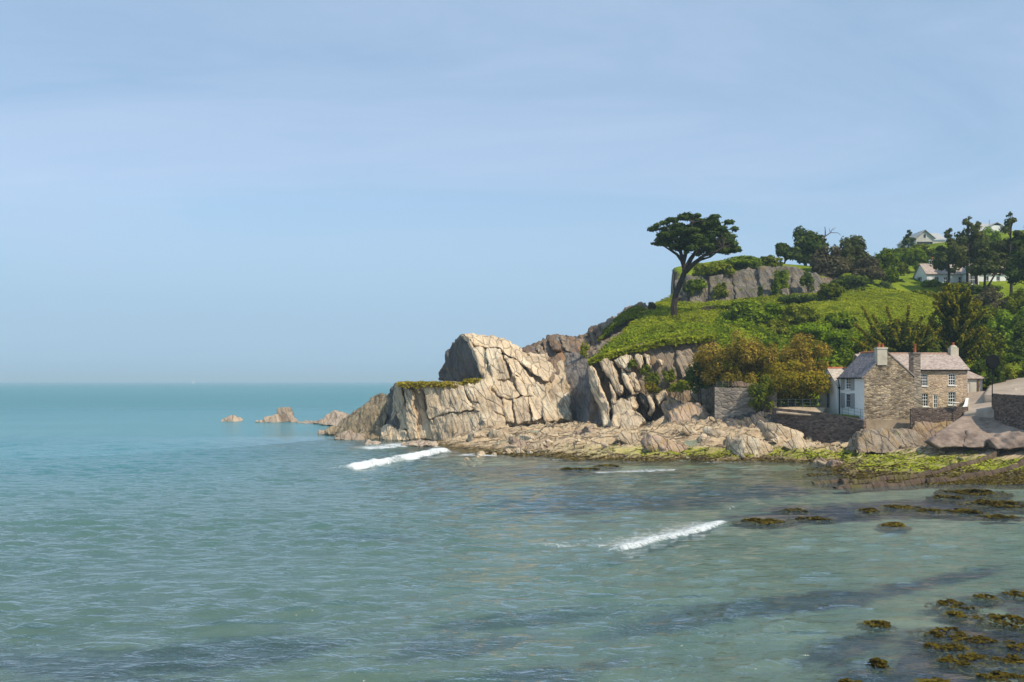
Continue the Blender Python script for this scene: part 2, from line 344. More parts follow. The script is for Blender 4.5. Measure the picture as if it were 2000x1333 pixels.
# weed beds lie in bands along the rock ribs of the bay floor
sx = BX / BY * F + 1000; dep = np.maximum(-BZ, 0.0); sy = HZ + (H + dep) * F / BY
def blob(cx, cy, rx, ry, rot=0.0):
    c, s = math.cos(rot), math.sin(rot); u = (sx - cx) * c + (sy - cy) * s; w = -(sx - cx) * s + (sy - cy) * c
    return np.exp(-((u / rx) ** 2 + (w / ry) ** 2))
wd = np.zeros_like(BX)
for a in ((120, 1300, 420, 55, 0.02), (480, 1270, 330, 42, -0.06), (800, 1280, 260, 50, -0.1), (950, 1330, 260, 30, -.1), (1150, 985, 330, 34, -.02), (1420, 960, 260, 30, -.06), (1350, 1215, 190, 22, -.16), (1550, 1180, 260, 30, -.12), (1650, 1270, 170, 50, -.2),
          (1900, 1260, 260, 90, -.1), (1750, 1330, 260, 40, 0), (1700, 1000, 320, 30, -.05), (1000, 925, 220, 18, 0), (700, 1050, 200, 16, 0), (1850, 1130, 240, 20, -.15), (1000, 1215, 200, 18, -.1)):
    wd = np.maximum(wd, blob(*a))
wd = wd * 0.80 + 0.45 * fbm(np.stack([BX.ravel() * 0.10 - BY.ravel() * 0.02, BY.ravel() * 0.16, 0 * BX.ravel()], 1), 4, 9, 0.6).reshape(BX.shape)
add('sea_bed', np.stack([BX, BY, BZ], -1).reshape(-1, 3), grid_faces(*BX.shape), M['bed'], smooth=True, attrs={'weed': wd.ravel()}, kind='structure')

# ---------------------------------------------------------------- the sea
t = NT('sea_water'); p = t.pos()
op, fo, ro = t.attr('opacity'), t.attr('foam'), t.attr('far')
big = t.noise(t.mapping(p, scale=(0.35, 1, 1)), 0.05, 4, 0.6)
body = t.mix(t.attr('deep'), t.ramp(big, [(0.35, (0.086, 0.182, 0.165)), (0.65, (0.110, 0.198, 0.192))]), t.ramp(big, [(0.35, (0.045, 0.205, 0.240)), (0.65, (0.065, 0.235, 0.270))]))
nf = t.noise(t.mapping(p, scale=(0.8, 1.0, 1)), 2.4, 4, 0.6, 0.4)
nr = t.noise(t.mapping(p, rot=(0, 0, 0.2), scale=(0.42, 1.0, 1)), 1.5, 5, 0.65, 0.3)
t_bd = t.math('ADD', 0.26, t.math('MULTIPLY', ro, 0.5))
nrm = t.bump(nr, 1.0, t_bd, t.bump(nf, 0.7, 0.09))
under = t.node('ShaderNodeMixShader', {0: op, 1: t.node('ShaderNodeBsdfTransparent', {'Color': (0.83, 0.92, 0.91, 1)}).outputs[0], 2: t.node('ShaderNodeBsdfDiffuse', {'Color': body, 'Normal': nrm}).outputs[0]}).outputs[0]
geo = t.node('ShaderNodeNewGeometry')
dot = t.node('ShaderNodeVectorMath', {0: geo.outputs['Incoming'], 1: nrm}, operation='DOT_PRODUCT').outputs['Value']
cosv = t.math('ADD', t.math('MULTIPLY', t.math('MAXIMUM', dot, 0.0), 0.94), t.math('ADD', 0.05, t.math('MULTIPLY', ro, 0.15)))
sch = t.math('ADD', t.math('MULTIPLY', t.math('POWER', t.math('SUBTRACT', 1.0, cosv), 5.0), 0.98), 0.02, True)
gl = t.node('ShaderNodeBsdfGlossy', {'Color': (1, 1, 1, 1), 'Roughness': t.math('ADD', t.math('MULTIPLY', ro, 0.25), 0.07), 'Normal': nrm}).outputs[0]
wat = t.node('ShaderNodeMixShader', {0: sch, 1: under, 2: gl}).outputs[0]
lace = t.noise(t.mapping(p, scale=(0.7, 1, 1)), 2.6, 6, 0.8, 1.6)
ff = t.ramp(t.math('ADD', fo, t.math('MULTIPLY', t.math('SUBTRACT', lace, 0.5), 2.6)), [(0.46, 0.0), (1.05, 1.0)])
ff = t.math('MULTIPLY', ff, t.ramp(fo, [(0.02, 0.0), (0.15, 1.0)]))
foamb = t.node('ShaderNodeBsdfDiffuse', {'Color': (0.66, 0.69, 0.71, 1), 'Normal': t.bump(lace, 0.8, 0.15)}).outputs[0]
M['sea'] = t.done(t.node('ShaderNodeMixShader', {0: ff, 1: wat, 2: foamb}).outputs[0])

yr = [9.0]
while yr[-1] < 15500:
    y = yr[-1]; yr.append(y + (0.19 if y < 60 else 0.27 if y < 125 else 0.27 * (1 + (y - 125) / 14.0)))
yr = np.array(yr); tx = np.arange(-0.78, 0.78, 0.0029)
TX, WY = np.meshgrid(tx, yr); WX = TX * WY
x, y = WX.ravel(), WY.ravel(); p0 = xyz(x, y)
wz = np.zeros(len(x)); ampmod = 0.55 + 0.9 * np.clip(0.5 + fbm(p0 * [0.06, 0.10, 1], 3, 31), 0, 1)
sp = np.maximum(0.0029 * y, np.gradient(yr)[:, None].repeat(len(tx), 1).ravel())
for i in range(54):
    L = 0.42 * (2.8 / 0.42) ** rng.random(); th = math.radians(98 + rng.normal() * 17)
    k = 2 * math.pi / L; a = 0.0108 * min(L, 1.3) ** 0.9
    fade = np.clip((L / sp - 2.5) / 3.0, 0, 1)
    wz += a * fade * np.sin(k * (math.cos(th) * x + math.sin(th) * y) + rng.random() * 6.28)
depth = -shore_z(np.clip(x, -140, 105), np.clip(y, 8, 190)); depth = np.where((x < -22) & (y > 60), np.maximum(depth, 2.5), depth); depth = np.where(y > 165, 8, depth)
calm = 0.25 + 0.75 * sstep(0.0, 1.3, depth)
wz = wz * ampmod * calm
# breaking waves: a rolled ridge of water with a white front
foam = np.zeros(len(x))
def breaker(pa, pb_, h, w, strength=1.0, trail=0.0, seed=0, push=0.0, tw=0.0):
    global wz, foam
    a, b = np.array(pa), np.array(pb_); d = b - a; L = np.linalg.norm(d); d /= L; n = np.array([d[1], -d[0]])
    if n[1] > 0: n = -n                                   # n points shorewards, to the camera side
    near = (x > min(a[0], b[0]) - 14) & (x < max(a[0], b[0]) + 14) & (y > min(a[1], b[1]) - 14) & (y < max(a[1], b[1]) + 14)
    q = p0[near]; s = (q[:, 0] - a[0]) * d[0] + (q[:, 1] - a[1]) * d[1]; r = (q[:, 0] - a[0]) * n[0] + (q[:, 1] - a[1]) * n[1]
    u = s / L; wob = 0.55 * w * fbm(q * 0.35, 3, 40 + seed) + push * np.sin(np.clip(u, 0, 1) * math.pi)
    r = r - wob
    env = sstep(-0.04, 0.12, u) * (1 - sstep(0.88, 1.04, u))
    prof = np.where(r > 0, np.exp(-(r / (0.30 * w)) ** 2), np.exp(-(r / (1.3 * w)) ** 2))
    wz[near] += h * prof * env * (1 + 0.25 * fbm(q * 1.6, 3, 50 + seed))
    fo = strength * (0.85 + 0.6 * np.clip(fbm(q * 0.22, 3, 57 + seed), -0.6, 0.6)) * np.where(r > 0, np.exp(-(r / (0.6 * w)) ** 4), np.exp(-(r / (0.9 * w)) ** 2)) * env
    if trail: fo = np.maximum(fo, trail * (r < 0.3 * w) * np.exp(-np.abs(r) / (tw or 4 * w)) * env)
    foam[near] = np.maximum(foam[near], fo)
breaker(sea(668, 921), sea(876, 880), 0.55, 1.15, 1.45, 0.85, 1, 0.6, 4.0)
breaker(sea(1195, 1078), sea(1424, 1019), 0.20, 0.55, 0.95, 0.98, 2, 0.3, 2.6)
breaker(sea(1010, 1066), sea(1230, 1070), 0.04, 0.5, 0.45, 0.6, 3, 0.0, 2.0)
breaker(sea(1412, 1000), sea(1442, 987), 0.12, 0.35, 0.75, 0.2, 4)
breaker(sea(1228, 1188), sea(1286, 1177), 0.08, 0.16, 0.62, 0.2, 5)
breaker(sea(985, 1276), sea(1045, 1273), 0.07, 0.13, 0.60, 0.2, 8)
breaker(sea(1150, 925), sea(1330, 918), 0.05, 0.8, 0.75, 0.7, 6, 0.0, 2.5)
breaker(sea(1000, 912), sea(1180, 917), 0.03, 0.7, 0.46, 0.2, 7)
breaker(sea(700, 878), sea(850, 868), 0.12, 2.2, 1.0, 0.85, 9, 0.0, 6.0)
breaker(sea(740, 872), sea(880, 864), 0.06, 2.2, 1.0, 0.85, 10, 0.0, 5.0)
breaker(sea(560, 825), sea(640, 828), 0.05, 0.9, 0.60, 0.2, 11)
breaker(sea(455, 824), sea(520, 824), 0.03, 0.6, 0.50, 0.2, 12)
breaker(sea(1880, 1300), sea(2000, 1310), 0.02, 0.35, 0.42, 0.3, 13)
wash = np.exp(-((depth - 0.12) / 0.32) ** 2) * np.clip(0.5 + 1.1 * fbm(p0 * 0.30, 3, 66), 0, 1)
wash *= np.where((x < 4) & (y > 110), 0.95, 0.55) * (y > 95) * (y < 150)
foam = np.maximum(foam, wash)
opac = 1 - np.exp(-np.maximum(depth, 0) * 0.38); opac = np.where(y > 150, 1.0, np.maximum(opac, 0.06))
deep = sstep(1.2, 4.5, depth) * sstep(45, 120, y)
deep = np.maximum(deep, sstep(120, 200, y))
farr = sstep(60, 400, y)
add('sea', np.stack([x, y, wz], 1), grid_faces(*TX.shape), M['sea'], smooth=True, attrs={'opacity': opac, 'foam': foam, 'deep': deep, 'far': farr}, kind='structure')

# ---------------------------------------------------------------- rock solids cut along the beds
D1 = np.cross(BED, (0, 1, 0)); D1 /= np.linalg.norm(D1); D2 = np.cross(BED, D1)
def rock_disp(p, amp=1.0, seed=0):
    w = 0.35 * fbm(p * 0.22, 2, 3 + seed)[:, None]
    q = np.stack([p @ BED, p @ D1, p @ D2], 1)
    c1 = cellrand(q / [0.95, 2.6, 2.3] + w, 11 + seed) - 0.5
    c2 = cellrand(q / [0.38, 1.3, 1.1] + w * 1.7, 12 + seed) - 0.5
    rib = fbm(q * [2.1, 0.14, 0.14], 3, 14 + seed)
    return amp * (0.26 * c1 + 0.12 * c2 + 0.20 * rib + 0.22 * fbm(p * 0.45, 3, 15 + seed) + 0.06 * fbm(p * 2.2, 2, 16 + seed))
def remesh(v, f, size):
    me = bpy.data.meshes.new('tmp'); me.from_pydata([tuple(map(float, q)) for q in v], [], f)
    bm = bmesh.new(); bm.from_mesh(me); bmesh.ops.triangulate(bm, faces=bm.faces[:]); bmesh.ops.recalc_face_normals(bm, faces=bm.faces[:]); bm.to_mesh(me); bm.free()
    o = bpy.data.objects.new('tmp', me); COL.objects.link(o)
    md = o.modifiers.new('r', 'REMESH'); md.mode = 'VOXEL'; md.voxel_size = size; md.adaptivity = 0.0
    dg = bpy.context.evaluated_depsgraph_get(); ev = o.evaluated_get(dg); m2 = ev.to_mesh()
    n = len(m2.vertices); co = np.empty(n * 3, np.float32); m2.vertices.foreach_get('co', co); no = np.empty(n * 3, np.float32); m2.vertices.foreach_get('normal', no)
    nf_ = len(m2.polygons); li = np.empty(len(m2.loops), np.int32); m2.loops.foreach_get('vertex_index', li); ls = np.empty(nf_, np.int32); m2.polygons.foreach_get('loop_total', ls)
    ev.to_mesh_clear(); bpy.data.objects.remove(o); bpy.data.meshes.remove(me)
    fc = li.reshape(-1, 4) if (ls == 4).all() else [tuple(a) for a in np.split(li, np.cumsum(ls)[:-1])]
    return co.reshape(-1, 3).astype(float), no.reshape(-1, 3).astype(float), fc
def rock_solid(name, pix, depth, mat, parent=None, vox=0.24, amp=1.0, seed=0, back=(0.12, 1, -0.05), inset=0.0, smooth=False, warp=0.34, **k):
    a = np.array([P(*q) for q in pix]); back = np.array(back) / np.linalg.norm(back)
    if inset:
        c = a.mean(0); d = a - c; ln = np.linalg.norm(d, axis=1, keepdims=True); a = a - d / ln * inset
    n = len(a); b = a + back * depth
    f = [tuple(range(n)), tuple(reversed(range(n, 2 * n)))] + [(i, i + n, (i + 1) % n + n, (i + 1) % n) for i in range(n)]
    v, nr_, fc = remesh(np.r_[a, b], f, vox)
    v = v + np.stack([fbm(v * 0.55, 3, 61), 0.6 * fbm(v * 0.55, 3, 71), fbm(v * 0.55, 3, 81)], 1) * warp
    v = v + nr_ * rock_disp(v, amp, seed)[:, None]
    return add(name, v, fc, M[mat] if isinstance(mat, str) else mat, parent, smooth, **k)

# ---- the main headland: a core, and on it the slabs that the cracks outline
core = rock_solid('headland', [(768, 756, 145), (822, 749, 143.5), (862, 745, 142.5), (905, 747, 140), (945, 744, 138.8), (928, 690, 142.8), (907, 656, 147.5), (985, 668, 146.6), (1030, 697, 145.2), (1066, 700, 146), (1080, 712, 147), (1098, 706, 148), (1106, 745, 142), (1118, 824, 137), (1050, 830, 134.8), (985, 830, 135), (945, 840, 133.8), (850, 859, 138.9), (758, 859, 143.2)], 13, 'rock', vox=0.28, amp=0.8, kind='structure')
def slab(pix, depth=2.6, mat='rock', parent=None, name='rock_slab', **k):
    slab.i += 1
    k.setdefault('amp', 0.78); k.setdefault('inset', -0.07); k.setdefault('vox', 0.175)
    dY = (slab.i * 0.618 % 1.0 - 0.5) * 0.7 if k.get('inset', 0) else 0.0
    return rock_solid(name, [(q[0], q[1], q[2] + dY) for q in pix], depth, mat, parent or core, seed=slab.i % 7, **k)
slab.i = 0
slab([(640, 847, 158), (665, 826, 157), (700, 801, 155), (728, 779, 153), (744, 769, 152), (756, 772, 151), (762, 790, 148), (750, 830, 145), (738, 859, 143.5), (690, 861, 143.5), (655, 857, 147)], 5, 'rock_toe', amp=0.9)
slab([(752, 773, 151.5), (772, 752, 149.5), (780, 757, 143.5), (784, 800, 142), (788, 858, 141.5), (740, 859, 146), (748, 825, 148.5)], 4, 'rock_grey_shade', inset=0)
slab([(744, 838, 144), (756, 828, 143.5), (772, 838, 141.5), (790, 836, 140.2), (796, 842, 139.6), (798, 860, 139), (740, 861, 142.5)], 3)
slab([(771, 757, 143.4), (784, 753, 141.6), (789, 790, 141), (796, 836, 140.2), (783, 836, 141), (776, 800, 142.4)])
slab([(789, 757, 141.2), (803, 764, 140.2), (808, 800, 139.7), (815, 859, 139), (799, 859, 139.4), (794, 810, 140.4)])
slab([(803, 760, 142.2), (823, 757, 142.2), (836, 819, 139.6), (850, 859, 138.4), (818, 859, 139.2), (811, 800, 140.6)])
slab([(824, 755, 139.6), (865, 751, 138.8), (905, 751, 137.6), (911, 785, 136.8), (938, 803, 135.8), (888, 802, 136.8), (862, 811, 137.8), (837, 817, 138.6)], 3.5)
slab([(838, 820, 138.3), (862, 814, 137.6), (886, 805, 136.6), (936, 806, 135.4), (946, 820, 134), (941, 852, 131.2), (870, 862, 136), (850, 861, 137.8)], 3.5)
slab([(906, 748, 137.8), (948, 744, 137.6), (964, 768, 136.8), (979, 790, 136), (986, 815, 135), (945, 794, 136.2), (918, 780, 136.8)])
slab([(937, 807, 135.6), (948, 799, 135.8), (985, 818, 134.8), (986, 832, 133.2), (946, 836, 132.4)])
slab([(857, 741, 153), (866, 712, 152.5), (874, 685, 152), (886, 671, 151.5), (900, 656, 150), (908, 656, 146), (926, 690, 142.6), (942, 738, 141), (936, 746, 141.2), (880, 748, 150)], 6, 'rock_grey_shade', amp=0.8, inset=0)
slab([(900, 655, 146.4), (908, 654, 144.8), (930, 690, 141.6), (946, 730, 140.3), (961, 757, 138.8), (951, 759, 139.2), (936, 720, 141), (922, 685, 143)])
slab([(905, 652, 145.8), (930, 652, 147), (962, 658, 146.5), (990, 666, 146), (1010, 682, 145), (1026, 698, 143.8), (1050, 718, 141.8), (1071, 743, 139.2), (1060, 746, 139.2), (1040, 728, 140.2), (1012, 705, 141.8), (985, 690, 142.8), (975, 681, 143), (924, 674, 143.8)], 3.5)
slab([(926, 677, 143), (944, 681, 142.6), (949, 705, 141.3), (958, 742, 139.6), (952, 750, 139.5), (940, 715, 141.2)])
slab([(947, 682, 142.6), (974, 685, 142), (979, 700, 141), (994, 740, 139.4), (975, 743, 139.4), (963, 740, 139.7), (953, 705, 141.2)])
slab([(982, 692, 141.6), (1010, 707, 141.2), (1028, 729, 139.8), (1048, 747, 138.6), (1030, 750, 138.3), (1010, 737, 138.9), (1001, 729, 139.3), (991, 708, 140.5)])
slab([(1001, 733, 139), (1012, 739, 138.7), (1032, 752, 138), (1043, 775, 136.5), (1020, 773, 136.7), (1005, 746, 138.2)])
slab([(968, 746, 139), (1000, 750, 138.4), (1013, 773, 136.9), (1000, 778, 136.6), (976, 777, 136.8), (965, 756, 138.2)])
slab([(979, 780, 136.6), (999, 780, 136.3), (1002, 824, 134.2), (989, 824, 134.4), (984, 800, 135.6)])
slab([(1002, 780, 136.3), (1030, 777, 136.2), (1035, 824, 134), (1008, 825, 134.2)])
slab([(1032, 776, 136.2), (1052, 779, 136.1), (1064, 814, 134.4), (1040, 824, 133.8), (1037, 800, 135)])
slab([(1034, 753, 138.2), (1050, 747, 138.4), (1067, 766, 137.2), (1076, 790, 135.8), (1096, 816, 135.2), (1068, 825, 133.7), (1056, 785, 135.9), (1046, 776, 136.6)])
slab([(1068, 766, 138), (1085, 753, 138.5), (1103, 739, 139.5), (1106, 770, 137.8), (1113, 800, 136.5), (1117, 824, 135.5), (1098, 821, 135), (1079, 796, 135.8)])
slab([(1030, 691, 147), (1068, 692, 147), (1071, 720, 143.6), (1074, 746, 140.8), (1052, 721, 142.4), (1040, 705, 144.6)])
slab([(1068, 700, 148), (1085, 706, 146), (1090, 728, 143.5), (1082, 748, 141.5), (1074, 745, 141)], 4, 'rock_red')
slab([(1018, 683, 156), (1040, 675, 158), (1055, 668, 160), (1072, 655, 162), (1085, 653, 163), (1110, 658, 163), (1140, 655, 163), (1152, 641, 163), (1166, 634, 164), (1172, 690, 158), (1120, 708, 152), (1085, 708, 149.5), (1060, 702, 149.5), (1030, 694, 152)], 6, 'rock_red', vox=0.32, amp=1.4)
slab([(1070, 690, 153), (1088, 668, 156), (1106, 664, 157), (1120, 682, 153), (1108, 700, 151), (1086, 712, 150)], 5, 'rock_red', amp=0.9)
slab([(1104, 682, 153.5), (1120, 668, 156), (1150, 662, 157), (1158, 700, 150), (1146, 712, 147), (1125, 700, 150)], 5, 'rock_red', amp=0.9)
slab([(1086, 712, 151), (1105, 684, 153), (1135, 690, 150), (1150, 706, 143), (1158, 750, 137.5), (1172, 800, 132), (1183, 840, 128.8), (1165, 838, 131.5), (1150, 829, 133.5), (1114, 828, 138.2), (1106, 790, 141), (1098, 740, 144.5)], 5, 'rock_gully', amp=0.9, inset=0, vox=0.26)
# fins of steep beds standing on the ridge behind
tops = lambda x_: np.interp(x_, [1018, 1040, 1056, 1073, 1086, 1110, 1140, 1152, 1168], [686, 677, 668, 655, 653, 658, 656, 642, 634])
for i, x_ in enumerate(np.arange(1026, 1166, 11.5)):
    w_ = 8 + 5 * ((i * 0.618) % 1); tp = tops(x_) - 2 + 5 * ((i * 0.37) % 1); ln = 26 + 22 * ((i * 0.53) % 1); Yf = np.interp(x_, [1026, 1090, 1166], [152.5, 154.5, 156.5]) - 1.5 * ((i * 0.41) % 1)
    slab([(x_ - 4, tp + 6, Yf + 4), (x_ + w_ * 0.4, tp, Yf + 4.5), (x_ + w_ + 8, tp + ln * 0.7, Yf), (x_ + w_ + 10, tp + ln, Yf - 2), (x_ + 8, tp + ln, Yf - 2), (x_ + 2, tp + ln * 0.5, Yf + 1)], 3, ('rock_red', 'rock_gully', 'rock_earth', 'rock_red')[i % 4], vox=0.22, amp=1.0, inset=0)
# grassy rock ridge on the skyline
slab([(1148, 660, 163), (1170, 633, 164), (1200, 620, 164), (1225, 600, 163), (1246, 590, 162), (1262, 594, 160.5), (1274, 608, 159), (1290, 625, 158), (1230, 645, 152), (1190, 672, 147), (1162, 702, 144), (1140, 704, 149)], 7, 'rock_earth', amp=1.2, vox=0.3, inset=0)

# ---- the cliff under the grass, right of the gully
cliff = rock_solid('cliff', [(1150, 712, 134), (1200, 694, 134.5), (1290, 672, 134), (1380, 668, 134), (1398, 700, 133), (1398, 800, 128.5), (1320, 818, 128.5), (1250, 816, 130.5), (1185, 840, 131), (1170, 795, 132), (1157, 752, 133.5)], 6, 'rock_earth', vox=0.26, amp=1.3, kind='structure')
def cs(pix, depth=2.4, mat='rock', **k): return slab(pix, depth, mat, cliff, **k)
cs([(1152, 713, 132), (1162, 722, 131.3), (1175, 765, 130), (1190, 800, 128.8), (1193, 841, 127.6), (1181, 841, 128.2), (1172, 795, 130), (1154, 755, 131.8)])
cs([(1173, 706, 131.2), (1184, 701, 131), (1200, 722, 130.1), (1215, 752, 129), (1213, 772, 128.4), (1204, 762, 129), (1190, 732, 130.2)])
cs([(1190, 748, 130), (1197, 756, 129.6), (1206, 790, 128.3), (1197, 786, 128.8)])
cs([(1212, 719, 130.8), (1222, 726, 130.2), (1240, 766, 128.6), (1247, 766, 128.4), (1238, 772, 128.2), (1226, 757, 129.2)])
cs([(1223, 725, 130.2), (1239, 729, 129.8), (1247, 750, 128.9), (1248, 764, 128.3), (1239, 762, 128.8)])
cs([(1200, 704, 132), (1222, 693, 132), (1236, 700, 131.5), (1229, 722, 130.4), (1210, 717, 130.9)])
cs([(1239, 697, 131.6), (1254, 694, 131.5), (1255, 712, 130.6), (1250, 722, 130.2)])
cs([(1258, 693, 131.8), (1269, 696, 131.6), (1268, 716, 130.6)])
cs([(1284, 700, 131.8), (1294, 703, 131.6), (1291, 716, 130.8)])
cs([(1300, 712, 131.6), (1316, 708, 131.8), (1322, 735, 130.2), (1308, 742, 130)], mat='rock_earth')
cs([(1322, 690, 132.4), (1350, 685, 132.6), (1360, 730, 130.8), (1330, 740, 130.4)], mat='rock_earth', amp=1.0)
cs([(1197, 787, 128.6), (1226, 781, 128), (1236, 791, 127.2), (1233, 814, 126.2), (1200, 842, 126.6), (1197, 815, 127.6)])
cs([(1226, 779, 128.4), (1241, 773, 128.3), (1246, 791, 127.6), (1237, 797, 127.2)])
cs([(1268, 773, 128.2), (1276, 775, 128), (1278, 802, 127), (1270, 812, 127)])
cs([(1280, 771, 128.2), (1296, 763, 128.2), (1299, 777, 127.6), (1288, 792, 127)])
cs([(1248, 768, 129.4), (1262, 776, 129.2), (1268, 800, 128.2), (1254, 786, 128.8)], mat='rock_grey_shade')
cs([(1290, 795, 127), (1312, 776, 127.6), (1332, 783, 127), (1336, 806, 125.2), (1300, 816, 125.4)], mat='rock_mound')
cs([(1200, 812, 126.4), (1232, 800, 126.2), (1250, 812, 125), (1262, 826, 123.6), (1230, 846, 123), (1198, 848, 124.4)])
# red-brown mound at the foot
cs([(1308, 806, 121), (1330, 793, 121.5), (1352, 789, 122), (1376, 796, 121.6), (1388, 812, 121), (1386, 828, 119.5), (1340, 832, 119), (1312, 828, 119.4)], 4, 'rock_mound', amp=0.9)

# ---- the upper cliff behind the slope
upper = rock_solid('upper_cliff', [(1318, 612, 178), (1322, 560, 180), (1345, 540, 181), (1400, 534, 182), (1470, 526, 183), (1530, 520, 184), (1600, 536, 184), (1650, 555, 184), (1650, 600, 179), (1530, 592, 176), (1420, 608, 176)], 7, 'rock_upper', vox=0.42, amp=1.3, kind='structure')
def us(pix, **k): return slab(pix, 3, 'rock_upper', upper, vox=0.3, amp=0.8, **k)
us([(1296, 614, 179), (1310, 600, 180), (1312, 560, 181), (1322, 545, 181.5), (1340, 548, 179), (1346, 612, 175.5)])
us([(1344, 548, 180), (1372, 541, 180), (1378, 608, 175), (1348, 612, 175.5)])
us([(1384, 540, 180.5), (1412, 536, 180.5), (1420, 606, 175), (1386, 610, 175.5)])
us([(1430, 536, 181.6), (1468, 530, 181.8), (1484, 598, 175.5), (1440, 604, 175.5)])
us([(1478, 522, 182), (1506, 520, 182), (1508, 590, 176.5), (1494, 592, 176.5)])
us([(1548, 538, 182), (1590, 534, 182), (1606, 548, 181), (1600, 575, 178), (1545, 578, 177.5)])
us([(1526, 566, 177.5), (1540, 563, 177.4), (1544, 582, 176.3), (1531, 586, 176.2)])

# ---- rocks off the point
def sea_rock(label, pieces, mat='rock_sea'):
    base = P(*pieces[0][0][0]); o = None
    for i, (pix, dp) in enumerate(pieces):
        if i == 0: o = rock_solid('sea_rock', pix, dp, mat, None, vox=0.2, amp=0.55, seed=3, label=label, cat='rock')
        else: rock_solid('rock_block', pix, dp, mat, o, vox=0.2, amp=0.5, seed=i)
    return o
sea_rock('low brown rock alone in the open sea off the point', [([(430, 826, 206), (436, 819, 206), (446, 814, 206), (456, 813, 206), (462, 820, 206), (463, 827, 205)], 4)])
sea_rock('upright square-topped rock stack standing in the sea off the point',
         [([(543, 826, 202), (540, 800, 203), (546, 797, 203), (558, 797, 203), (562, 813, 202), (574, 826, 201)], 4),
          ([(511, 827, 201), (514, 815, 201.5), (526, 812, 201.5), (527, 827, 200.5)], 3), ([(526, 827, 200.8), (527, 814, 201.2), (538, 808, 201.5), (544, 816, 201.2), (546, 827, 200.5)], 3), ([(497, 827, 201), (500, 822, 201), (511, 821, 201), (511, 827, 200.6)], 2)])
sea_rock('long low reef ending in a pointed rock, joining the headland',
         [([(622, 830, 188), (632, 816, 189), (640, 808, 190), (650, 803, 190), (660, 804, 190), (668, 812, 188), (690, 812, 186), (735, 806, 182), (735, 832, 178), (680, 834, 180), (640, 832, 184)], 6),
          ([(574, 827, 198), (590, 823, 198), (604, 824, 197), (625, 821, 194), (630, 829, 190), (600, 829, 195)], 3)])
sea_rock('small dark boulder at the water by the tip of the headland', [([(632, 851, 152), (638, 838, 153), (650, 833, 153.5), (660, 836, 153), (662, 852, 150)], 3)], 'rock_toe')
sea_rock('small pale ledge left of the dark boulder at the headland tip', [([(616, 849, 155.5), (622, 842, 156), (634, 846, 155), (640, 851, 153)], 2)])
sea_rock('rounded rock at the foot of the shaggy brown headland slope', [([(652, 862, 140.5), (658, 848, 142), (680, 842, 142.5), (700, 850, 141.5), (708, 863, 139.5)], 3)])
sea_rock('flat wave-washed rock in the white foam below the headland', [([(779, 871, 126.5), (792, 864, 128), (822, 861, 128.5), (845, 866, 127.5), (850, 872, 126)], 4)])
sea_rock('small wave-washed rock in foam near the rounded rock', [([(707, 869, 130), (714, 861, 131), (732, 862, 131), (738, 870, 129.5)], 3)])
# ---------------------------------------------------------------- rock platform between cliff and sea
t = NT('foreshore_rock'); p = t.pos()
beds = t.mapping(t.mapping(p, rot=(0, 0, math.radians(-24))), scale=(0.22, 1.0, 1.0))
n1 = t.noise(beds, 0.9, 6, 0.65, 0.5); n2 = t.noise(p, 0.25, 4, 0.6); n3 = t.noise(p, 1.6, 6, 0.72, 0.4)
dry = t.ramp(n1, [(0.34, (0.20, 0.145, 0.10)), (0.46, (0.50, 0.375, 0.245)), (0.60, (0.66, 0.51, 0.33)), (0.75, (0.54, 0.44, 0.34))])
dry = t.mix(t.ramp(n3, [(0.60, 0.0), (0.72, 0.7)]), dry, (0.16, 0.11, 0.085))
zpos = t.node('ShaderNodeSeparateXYZ', {0: p}).outputs['Z']; xpos = t.node('ShaderNodeSeparateXYZ', {0: p}).outputs['X']
zn = t.math('ADD', zpos, t.math('MULTIPLY', t.math('SUBTRACT', n3, 0.5), 1.5))
gband = t.math('MULTIPLY', t.ramp(zn, [(0.30, 0.0), (0.48, 1.0)]), t.ramp(t.math('MULTIPLY', zn, 0.5), [(0.54, 1.0), (0.72, 0.0)]))
gband = t.math('MULTIPLY', gband, t.ramp(t.math('MULTIPLY', t.math('ADD', xpos, t.math('MULTIPLY', n2, 8.0)), 0.01), [(0.08, 0.0), (0.22, 1.0)]))
gband = t.math('MULTIPLY', gband, t.ramp(n3, [(0.36, 0.25), (0.56, 1.0)]))
algae = t.ramp(n1, [(0.34, (0.16, 0.17, 0.015)), (0.52, (0.32, 0.34, 0.022)), (0.68, (0.46, 0.45, 0.07))])
col = t.mix(gband, dry, algae)
bband = t.ramp(zn, [(0.16, 1.0), (0.62, 0.0)])
weed = t.ramp(n3, [(0.35, (0.035, 0.024, 0.008)), (0.52, (0.11, 0.075, 0.014)), (0.68, (0.20, 0.15, 0.03))])
col = t.mix(t.math('MULTIPLY', bband, 0.9), col, weed)
fine = t.noise(p, 4.5, 4, 0.7)
col = t.mix(0.4, col, t.ramp(fine, [(0.3, 0.5), (0.7, 1.35)]), 'MULTIPLY')
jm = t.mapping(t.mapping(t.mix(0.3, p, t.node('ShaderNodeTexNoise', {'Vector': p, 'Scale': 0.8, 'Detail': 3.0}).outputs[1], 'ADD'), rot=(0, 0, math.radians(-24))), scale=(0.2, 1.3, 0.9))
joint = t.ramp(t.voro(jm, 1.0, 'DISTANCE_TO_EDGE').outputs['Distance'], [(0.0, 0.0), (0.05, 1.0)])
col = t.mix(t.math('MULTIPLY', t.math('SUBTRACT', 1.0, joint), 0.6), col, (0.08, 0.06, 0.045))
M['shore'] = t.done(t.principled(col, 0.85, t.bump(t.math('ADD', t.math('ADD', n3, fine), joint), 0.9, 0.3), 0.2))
fx = np.arange(-14, 84, 0.22); fy = np.arange(79, 137, 0.22); FX, FY = np.meshgrid(fx, fy)
FZ = shore_z(FX, FY); q = xyz(FX, FY)
